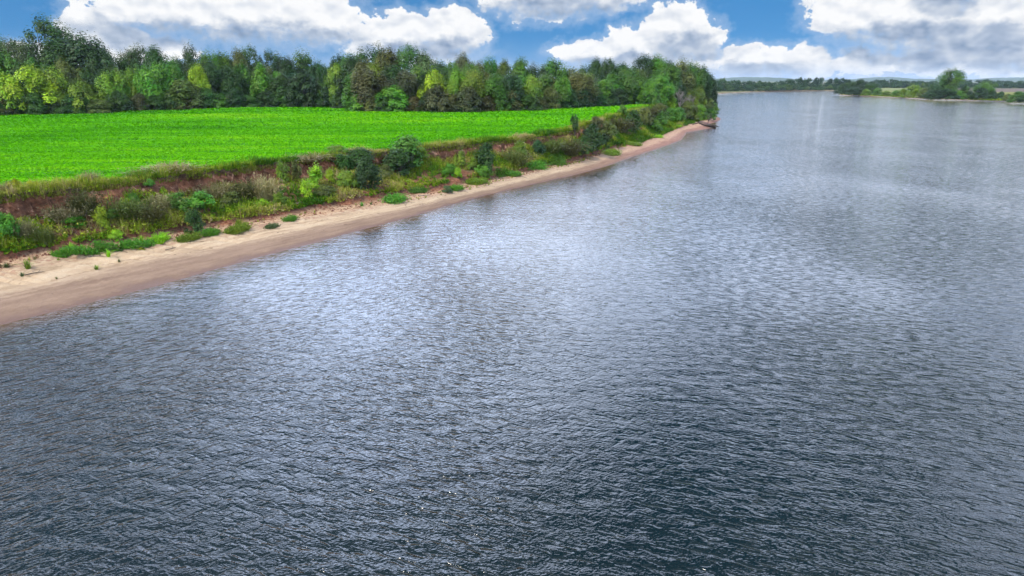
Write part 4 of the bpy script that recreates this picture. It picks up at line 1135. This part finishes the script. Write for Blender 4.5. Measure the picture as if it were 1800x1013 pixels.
# driftwood sticks
for i, (u, v, L, a, lab) in enumerate([(520, 357, 2.6, 0.5, 'pale stick lying on the red lower cut'), (170, 452, 1.6, 0.2, 'short dark stick on sand beside the long green patch'), (300, 440, 1.4, 1.1, 'short dark driftwood stick on the sand below the vine-draped bush'), (745, 345, 2.4, 0.3, 'thin branch lying at the foot of the pale scarp'), (60, 480, 1.8, 0.9, 'dark stick on the left sand beside the yellow-green tuft')]):
    q, nn = on_bank(u, v, 1.2, 3.2); r = np.random.default_rng(70 + i)
    pts = [[-L / 2, 0, 0.05], [-L / 6, 0.08 * r.normal(), 0.09], [L / 5, 0.1 * r.normal(), 0.08], [L / 2, 0.1 * r.normal(), 0.05]]
    V1, F1 = join([tube(pts, [0.06, 0.05, 0.04, 0.02], 6), tube([pts[2], [L / 3, 0.3, 0.25]], [0.03, 0.012], 5)])
    o = obj('driftwood_stick', make_mesh('driftwood_stick', V1, F1, M_DEAD if i in (0, 3) else M_BARK, None, True), None, q, label=lab, category='stick', group='driftwood on the beach'); o.rotation_euler = (0, 0, a)

# ------------------------------------------------------------------ masses nobody could count: grasses, weeds, crop
GR_STOPS = [(0.0, (0.036, 0.110, 0.010)), (0.25, (0.110, 0.225, 0.012)), (0.5, (0.24, 0.305, 0.020)), (0.75, (0.31, 0.28, 0.075)), (1.0, (0.38, 0.30, 0.17))]
M_GRASS = ramp_leaf_material('bank_grass', GR_STOPS)


def scatter_blades(P, h, n_each, r, width, tintv, lean=0.8, base_r=0.22):
    """many tufts in one mesh: P (n,3), h (n,)"""
    n = len(P); V, F = blades(n * n_each, r, 1.0, 1, 1.0, lean, base_r)
    hh = np.repeat(np.repeat(h, n_each), 6)[:, None]; PP = np.repeat(np.repeat(P, n_each, 0), 6, 0)
    # recompute widths: blades() made unit-wide blades, narrow them about their centre line
    Vb = V.reshape(-1, 6, 3); c = np.stack([(Vb[:, 0] + Vb[:, 1]) / 2, (Vb[:, 2] + Vb[:, 3]) / 2, (Vb[:, 4] + Vb[:, 5]) / 2], 1)
    w = width / np.repeat(h, n_each)[:, None, None]
    Vb = np.stack([c[:, 0] + (Vb[:, 0] - c[:, 0]) * w[:, 0], c[:, 0] + (Vb[:, 1] - c[:, 0]) * w[:, 0], c[:, 1] + (Vb[:, 2] - c[:, 1]) * w[:, 0], c[:, 1] + (Vb[:, 3] - c[:, 1]) * w[:, 0], c[:, 2] + (Vb[:, 4] - c[:, 2]) * w[:, 0], c[:, 2] + (Vb[:, 5] - c[:, 2]) * w[:, 0]], 1)
    tint = np.repeat(np.clip(np.repeat(tintv, n_each) + 0.12 * r.normal(size=n * n_each), 0, 1), 6)
    tone = np.repeat(r.random(n * n_each), 6)
    return Vb.reshape(-1, 3) * hh + PP, F, tint, tone


def weeds(P, N, size, h, n_each, r, tintv):
    """leafy weeds: n_each leaves in a little dome at each point"""
    n = len(P); u_ = unit(n * n_each, r); u_[:, 2] = np.abs(u_[:, 2])
    hh = np.repeat(h, n_each)[:, None]
    C = np.repeat(P, n_each, 0) + u_ * hh * [0.75, 0.75, 1.0] * (0.3 + 0.7 * r.random((n * n_each, 1)))
    nn = u_ * 0.7 + [0, 0, 0.6] + 0.6 * unit(n * n_each, r); nn /= np.linalg.norm(nn, axis=1, keepdims=True)
    V, F = leaves(C, nn, np.repeat(size, n_each), r)
    t = np.repeat(np.clip(np.repeat(tintv, n_each) + 0.10 * r.normal(size=n * n_each), 0, 1), 4)
    return V, F, t, np.repeat(r.random(n * n_each), 4)


def stuff(name, parts, mat, label, cat):
    V, F, o = [], [], 0; ti, to = [], []
    for v, f, a, b in parts:
        V.append(v); F.append(f + o); o += len(v); ti.append(a); to.append(b)
    return obj(name, make_mesh(name, np.concatenate(V), np.concatenate(F), mat, {'tint': np.concatenate(ti), 'tone': np.concatenate(to)}), kind='stuff', label=label, category=cat)


r3 = np.random.default_rng(8)
# crest fringe, thick and overhanging
n = 9500
s = r3.random(n) * (STIP + 20) - 20; s = np.where(s > 150, s, s)
kk = 4.93 + 0.75 * r3.random(n) ** 1.6
P, N = bank_point(s, kk)
dist = np.linalg.norm(P - [0, 0, CAMH], axis=1)
tuf = np.clip(0.42 + 0.9 * vnoise(s * 0.09, 0, 51) + 0.35 * vnoise(s * 0.4, kk * 3, 52) + 0.1 * r3.normal(size=n), 0, 1)
h = (0.45 + 0.75 * r3.random(n) ** 1.5) * (1 + 1.1 * vnoise(s * 0.25, 4, 53) + 0.6 * vnoise(s * 0.9, 9, 54))
fr = scatter_blades(P, h, 11, r3, 0.05 + 0 * dist[:1], tuf)
wf = weeds(P[::2], N[::2], np.full(len(P[::2]), 0.16), h[::2] * 0.75, 14, r3, np.clip(tuf[::2] - 0.12, 0, 1))
stuff('crest_grass', [fr, wf], M_GRASS, 'shaggy green and tan grass fringe along the bank crest', 'grass')
# hanging turf just below the lip
n = 3200
s = r3.random(n) * (STIP + 10) - 15; kk = 4.74 + 0.23 * r3.random(n); P, N = bank_point(s, kk)
P = P - np.array([0, 0, 0.3])
hz_ = scatter_blades(P + N * 0.12, (0.35 + 0.45 * r3.random(n)) * (1 + 1.2 * np.clip(vnoise(s * 0.3, 3, 65), -0.3, 0.5)), 12, r3, 0.045, np.clip(0.35 + 0.45 * r3.random(n), 0, 1), 1.3)
stuff('hanging_turf', [hz_], M_GRASS, 'ragged turf and roots hanging over the scarp edge', 'grass')
# brush on the bench and slopes
n = 17000
s = r3.random(n) * (STIP + 15) - 20; kk = 2.80 + 1.40 * r3.random(n) ** 1.1
far = sstep(150, 205, s); kk = np.where(r3.random(n) < far * 0.75, 2.0 + 3.0 * r3.random(n), kk)
dens = 0.95 + 1.3 * vnoise(s * 0.10, kk * 1.2, 61) - 0.6 * sstep(3.9, 4.1, kk) + 0.8 * vnoise(s * 0.4, kk * 2.5, 62) + 0.5 * far - 0.55 * (sstep(62, 74, s) * sstep(108, 96, s) * sstep(3.6, 2.6, kk))
keep = r3.random(n) < np.clip(dens, 0.04, 1); s, kk = s[keep], kk[keep]
P, N = bank_point(s, kk); n = len(s)
tb = np.clip(0.40 + 1.1 * vnoise(s * 0.17, kk * 1.5, 63) + 0.12 * r3.normal(size=n) - 0.20 * sstep(120, 190, s), 0, 1)
h = (0.45 + 0.6 * r3.random(n)) * (1 + 0.3 * sstep(150, 205, s)) * np.clip(1.05 + 1.5 * vnoise(s * 0.28, kk * 2.0, 64), 0.4, 2.0)
g1 = scatter_blades(P, h * 1.2, 7, r3, 0.065, tb); w1 = weeds(P, N, np.full(n, 0.23), h * 1.0, 13, r3, np.clip(tb - 0.08, 0, 1))
stuff('bank_brush', [g1, w1], M_GRASS, 'tangled weeds and dry grass covering the bank slope', 'weeds')
# sparse weeds at the bank's foot
n = 700
s = r3.random(n) * 230 - 20; kk = 1.86 + 0.6 * r3.random(n); keep = r3.random(n) < np.clip(0.25 + 1.2 * vnoise(s * 0.12, kk * 2, 71), 0.02, 1); s, kk = s[keep], kk[keep]; P, N = bank_point(s, kk); n = len(s)
g1 = scatter_blades(P, 0.2 + 0.3 * r3.random(n), 10, r3, 0.035, np.clip(0.3 + 0.4 * r3.random(n), 0, 1)); w1 = weeds(P, N, np.full(n, 0.12), 0.12 + 0.25 * r3.random(n), 12, r3, np.clip(0.15 + 0.4 * r3.random(n), 0, 1))
stuff('foot_weeds', [g1, w1], M_GRASS, 'scattered small weeds at the foot of the bank', 'weeds')
# loose clods of red earth below the cuts: too small and many to pick apart
n = 2600
s = r3.random(n) * 200 - 20; kk = 2.05 + 0.75 * r3.random(n); P, N = bank_point(s, kk)
ico = np.array([[1, 0, 0], [-1, 0, 0], [0, 1, 0], [0, -1, 0], [0, 0, 1], [0, 0, -1]], float)
icf = np.array([[0, 2, 4], [2, 1, 4], [1, 3, 4], [3, 0, 4], [2, 0, 5], [1, 2, 5], [3, 1, 5], [0, 3, 5]])
sz = (0.05 + 0.16 * r3.random(n) ** 3)[:, None, None]
V = (ico[None] * (0.7 + 0.6 * r3.random((n, 6, 3))) * sz + P[:, None]).reshape(-1, 3); F = (icf[None] + np.arange(n)[:, None, None] * 6).reshape(-1, 3)
M_CLOD = simple_ground('clods', [(0.3, (0.075, 0.028, 0.02)), (0.7, (0.20, 0.085, 0.055))], 0.8)
obj('earth_clods', make_mesh('earth_clods', V, F, M_CLOD), kind='stuff', label='crumbled red clods lying below the cut bank', category='soil')

# wrack: twigs and crumbs the falling river left in lines along the beach
n = 1500
ln = np.array([1.30, 1.52, 1.74, 1.90])[r3.choice(4, n, p=[.15, .25, .35, .25])]
s = r3.random(n) * (STIP + 10) - 25; keep = r3.random(n) < np.clip(0.35 + 1.6 * vnoise(s * 0.22, ln * 9, 75), 0.03, 1); s, ln = s[keep], ln[keep]; n = len(s)
P, N = bank_point(s, ln + 0.05 * vnoise(s * 0.3, ln, 76) + 0.012 * r3.normal(size=n))
L = 0.10 + 0.55 * r3.random(n) ** 3; a_ = np.arctan2(np.interp(s, ss, tan[:, 1]), np.interp(s, ss, tan[:, 0])) + 0.5 * r3.normal(size=n)
ax = np.stack([np.cos(a_), np.sin(a_), 0 * a_], 1) * L[:, None] / 2; sd_ = np.stack([-np.sin(a_), np.cos(a_), 0 * a_], 1) * (0.02 + 0.03 * r3.random(n))[:, None]
upv = np.array([0, 0, 1.0]) * (0.03 + 0.04 * r3.random(n))[:, None]
V = np.stack([P - ax - sd_, P - ax + sd_, P + ax + sd_ * 0.5, P + ax - sd_ * 0.5, P - ax * 0.9 + upv, P + ax * 0.9 + upv * 0.7], 1).reshape(-1, 3)
F = (np.array([[0, 4, 5, 3], [1, 2, 5, 4]])[None] + np.arange(n)[:, None, None] * 6).reshape(-1, 4)
obj('wrack_line', make_mesh('wrack_line', V, F, bark_material('wrack', (0.045, 0.03, 0.02), (0.16, 0.11, 0.075))), kind='stuff', label='lines of small washed-up twigs along the beach', category='debris')

# crop: leafy cover in rows over the field
CROP_STOPS = [(0.0, (0.042, 0.210, 0.003)), (0.4, (0.080, 0.325, 0.003)), (0.7, (0.120, 0.390, 0.004)), (1.0, (0.185, 0.430, 0.006))]
M_CROP = ramp_leaf_material('crop_leaves', CROP_STOPS, 0.3, (0.93, 1.08))
rows = []
for (y0, y1, sp, lsz, hgt) in [(-10, 130, 0.245, 0.24, 0.42), (130, 185, 0.32, 0.31, 0.45), (185, 255, 0.46, 0.44, 0.5), (255, 345, 0.7, 0.66, 0.5)]:
    ys = np.arange(y0, y1, sp); xs = np.arange(-235, 60, sp)
    if y1 <= 130: xs = np.arange(-130, 10, sp)
    gxx, gyy = np.meshgrid(xs, ys); p = np.stack([gxx.ravel(), gyy.ravel()], 1) + r3.normal(size=(gxx.size, 2)) * sp * [0.45, 0.22]
    u_, _ = project(np.c_[p, np.full(len(p), 8.0)]); p = p[(u_ > -130) & (p[:, 1] > 20)]
    u_, _ = project(np.c_[p, np.full(len(p), 8.0)])
    p = p[p[:, 1] < np.interp(u_, eu, eY) + 3]
    s_, d_, j_ = sd_of(p); inn = d_ - dC[j_]; m = (inn > 2.3 + 1.2 * vnoise(p[:, 0] * 0.3, p[:, 1] * 0.3, 88)) & (s_ < STIP - 62); p = p[m]
    rows.append((p, lsz, hgt))
parts = []
for p, lsz, hgt in rows:
    n = len(p); z = zf_xy(p[:, 0], p[:, 1])
    lo = 0.9 * vnoise(p[:, 0] * 0.035, p[:, 1] * 0.35, 91) + 0.6 * vnoise(p[:, 0] * 0.12, p[:, 1] * 1.0, 92)         # uneven rows: taller and thinner stretches
    hh = hgt * (0.85 + 1.1 * lo + 0.25 * r3.random(n))
    thin = r3.random(n) < np.clip(1.15 + 1.1 * lo, 0.3, 1); p, z, hh, lo = p[thin], z[thin], hh[thin], lo[thin]; n = len(p)
    C = np.c_[p, z + np.maximum(hh, 0.08)]
    nn = np.array([0, 0, 1.0]) + 0.75 * unit(n, r3); nn /= np.linalg.norm(nn, axis=1, keepdims=True)
    V, F = leaves(C, nn, np.full(n, lsz * 1.25), r3, 1.3)
    ti = np.clip(0.50 + 0.5 * lo + 0.7 * vnoise(p[:, 0] * 0.02, p[:, 1] * 0.035, 93) + 0.35 * vnoise(p[:, 0] * 0.06, p[:, 1] * 0.22, 94) + 0.07 * r3.normal(size=n), 0, 1)
    parts.append((V, F, np.repeat(ti, 4), np.repeat(r3.random(n), 4)))
stuff('crop', parts, M_CROP, 'vivid green low crop covering the whole field', 'crop')

# weeds along the wood's foot
n = 1600
u_ = r3.random(n) * 1180 - 90; P = np.array([at_depth(u, edge_Y(u) - 3 + 4 * q) for u, q in zip(u_, r3.random(n))])
wv = weeds(P, None, np.full(n, 0.4), 0.5 + 1.0 * r3.random(n), 12, r3, np.clip(0.05 + 0.35 * r3.random(n), 0, 1))
stuff('wood_edge_weeds', [wv], M_GRASS, 'low green weeds where the wood meets the field', 'weeds')

# ------------------------------------------------------------------ right bank trees and the far wood
def rtree(u, vb, vt, wpx, kind, tone, label, name='tree', cat='tree', z=1.6, back=0):
    q = at(u, vb, z); Y = q[1] + back; dep = Y * PC + (CAMH - z) * PS
    top = atY(u, vt, Y)
    put_tree(kind, np.array([(u - 900) / FOC * dep, Y, z - 0.3]), top[2] - z + 0.3, wpx * dep / FOC, tone, label, cat, name, 'trees of the right bank', jit=0.05, variant=1 if label.startswith('tallest') else None)


for a in [
    (1666, 174.5, 121, 42, 'tall', 'mid green', 'tallest tree on the right bank, tapering crown above the horizon'), (1693, 174.5, 150, 24, 'round', 'mid green', 'rounded tree leaning on the right side of the tallest right bank tree'), (1641, 173.5, 148, 24, 'round', 'dark green', 'dark tree on the left flank of the tallest right bank tree'),
    (1662, 175, 156, 44, 'bushy', 'deep green', 'dark bush under the tallest right bank tree'), (1640, 174.5, 158, 34, 'bushy', 'deep green', 'dark bush left below the tallest right bank tree'), (1684, 175, 159, 30, 'bushy', 'fresh green', 'light green bush right below the tallest right bank tree'),
    (1703, 175, 160, 18, 'bushy', 'deep green', 'small dark bush between the two tall right bank trees'), (1728, 175, 142, 36, 'round', 'mid green', 'second tall tree on the right bank near the picture edge'), (1722, 175.5, 155, 30, 'bushy', 'deep green', 'dark bush below the second tall right bank tree'), (1743, 175.5, 160, 18, 'bushy', 'deep green', 'dark bush right of the second tall right bank tree'),
    (1757, 175.5, 161, 16, 'bushy', 'dark green', 'lone small dark shrub on the right bank grass'), (1770, 177, 165, 16, 'bushy', 'olive', 'low olive shrub near the right picture edge'), (1790, 180, 161, 36, 'bushy', 'mid green', 'green bush at the right picture edge'), (1812, 181, 158, 40, 'bushy', 'dark green', 'dark bush cut by the right picture edge'),
    (1479, 166.8, 147, 22, 'bushy', 'deep green', 'dark low tree at the river tip of the wooded spit'), (1492, 166.6, 143, 30, 'round', 'dark green', 'dark tree second from the tip of the wooded spit'), (1510, 166.6, 139.5, 32, 'round', 'deep green', 'highest dark tree of the wooded spit'), (1530, 166.8, 147, 32, 'round', 'dark green', 'dark tree at the land end of the wooded spit'), (1500, 167.4, 153, 36, 'bushy', 'deep green', 'dark bush in front of the trees of the wooded spit'),
    (1522, 168.2, 156.5, 20, 'bushy', 'yellow-green', 'yellow-green shrub beside the wooded spit'), (1541, 168.4, 154.5, 18, 'bushy', 'fresh green', 'green shrub right of the yellow-green shrub by the spit'), (1557, 169, 160, 20, 'bushy', 'yellow-green', 'low yellow-green shrub in the middle of the right bank'), (1574, 169.6, 159, 18, 'bushy', 'fresh green', 'rounded green shrub left of the orange-topped tree'), (1586, 169.8, 156, 20, 'bushy', 'yellow-green', 'yellow-green shrub just left of the orange-topped tree'),
    (1606, 171.8, 149, 26, 'round', 'yellow-green', 'orange-topped yellow-green tree on the right bank'), (1626, 172.6, 154, 28, 'bushy', 'olive', 'broad olive bush right of the orange-topped tree'),
]:
    rtree(*a)

# far wood: reads as one mass of crowns, each still with its own leaves and gaps
cp = []
for sd_, pf in [(201, round_p), (202, oval_p), (203, full_p), (204, broad_p)]:
    P, N, tone, tint, _ = crown(sd_, 560, 26, 0.30, 1.0, pf, 0, 0.5, 0.02); cp.append((P, N, tone, tint))
rf = np.random.default_rng(31); parts = []


def far_row(u0, u1, step, vt_fn, Yfn, hw, tint0):
    for u in np.arange(u0, u1, step):
        uu = u + rf.normal() * step * 0.4; Y = Yfn(uu) + rf.random() * 30; vt = vt_fn(uu) + rf.normal() * 1.3
        dep = Y * PC + CAMH * PS; x = (uu - 900) / FOC * dep; top = atY(uu, vt, Y)[2]; h = max(4.0, top - 1.8); w = hw * (0.8 + 0.5 * rf.random())
        P, N, tone, tint = cp[rf.integers(4)]; a = rf.random() * 6.28; R = np.array([[math.cos(a), -math.sin(a), 0], [math.sin(a), math.cos(a), 0], [0, 0, 1]])
        C = (P * [w / 2, w / 2, h]) @ R.T + [x, Y, 1.6]
        V, F = leaves(C, N @ R.T, np.full(len(C), 1.7 * (h / 18) ** 0.3), rf)
        parts.append((V, F, np.repeat(np.clip(tint0 + 0.25 * rf.normal() + 0.15 * (tint - 0.5), 0, 1), 4) if False else np.full(len(V), float(np.clip(tint0 + 0.16 * rf.normal(), 0, 1))), np.repeat(tone, 4)))


M_FARW = ramp_leaf_material('far_wood_leaves', [(0.0, (0.016, 0.045, 0.020)), (0.5, (0.032, 0.078, 0.024)), (1.0, (0.085, 0.130, 0.030))], 0.2)
fy = lambda u: float(np.interp(u, [1150, 1265, 1310, 1380, 1475], [1120, 1150, 1220, 1290, 1370])) + 12
far_row(1150, 1500, 7.5, lambda u: 151 - 2 * math.sin(u * 0.06), fy, 15, 0.55)
far_row(1150, 1500, 9.0, lambda u: 147 - 1.5 * math.sin(u * 0.09), lambda u: fy(u) + 28, 20, 0.3)
far_row(1150, 1500, 7.0, lambda u: float(np.interp(u, [1150, 1290, 1330, 1385, 1405, 1440, 1500], [141, 141.5, 143, 141, 136.8, 137.2, 139])), lambda u: fy(u) + 45, 19, 0.35)
far_row(1480, 1880, 7.0, lambda u: 141.5 + 1.5 * math.sin(u * 0.043), lambda u: 1680.0, 22, 0.15)
far_row(1480, 1880, 8.0, lambda u: 145.0 + 1.5 * math.sin(u * 0.03), lambda u: 1600.0, 24, 0.3)
far_row(1600, 1680, 9.0, lambda u: 146.0, lambda u: 1250.0, 16, 0.6)
stuff('far_wood', parts, M_FARW, 'dark far woods lining the horizon across the river', 'wood')
# scrub along the right shore
n = 900
u_ = 1480 + 360 * r3.random(n); vv = np.interp(u_, [1480, 1560, 1610, 1700, 1800, 1850], [167.2, 170.6, 173, 176, 178.6, 180]) - 0.6 - 4 * r3.random(n) ** 2
P = np.array([at(u, v, 1.5) for u, v in zip(u_, vv)])
w_ = weeds(P, None, np.full(n, 0.9), 0.9 + 1.2 * r3.random(n), 10, r3, np.clip(0.15 + 0.4 * r3.random(n), 0, 1))
stuff('shore_scrub', [w_], M_GRASS, 'low yellow-green scrub along the right shore', 'scrub')

# ------------------------------------------------------------------ haze: one closed box of thin air round camera and land
HAZE = 0.00004
if HAZE > 0:
    x0, x1, y0, y1, z0, z1 = -13000, 13000, -400, 13500, -4, 85
    V = np.array([[x, y, z] for z in (z0, z1) for y in (y0, y1) for x in (x0, x1)], float)
    F = np.array([[0, 2, 3, 1], [4, 5, 7, 6], [0, 1, 5, 4], [2, 6, 7, 3], [0, 4, 6, 2], [1, 3, 7, 5]])
    m = bpy.data.materials.new('thin_haze'); m.use_nodes = True; m.node_tree.nodes.clear()
    T = NT(m.node_tree); o_ = T.new('ShaderNodeOutputMaterial'); pv = T.new('ShaderNodeVolumePrincipled')
    pv.inputs['Color'].default_value = (0.72, 0.84, 1.0, 1); pv.inputs['Density'].default_value = HAZE; pv.inputs['Anisotropy'].default_value = 0.2
    T.l.new(pv.outputs[0], o_.inputs['Volume'])
    hz = obj('haze', make_mesh('haze', V, F, m), kind='stuff', label='thin bluish summer haze over the river land')
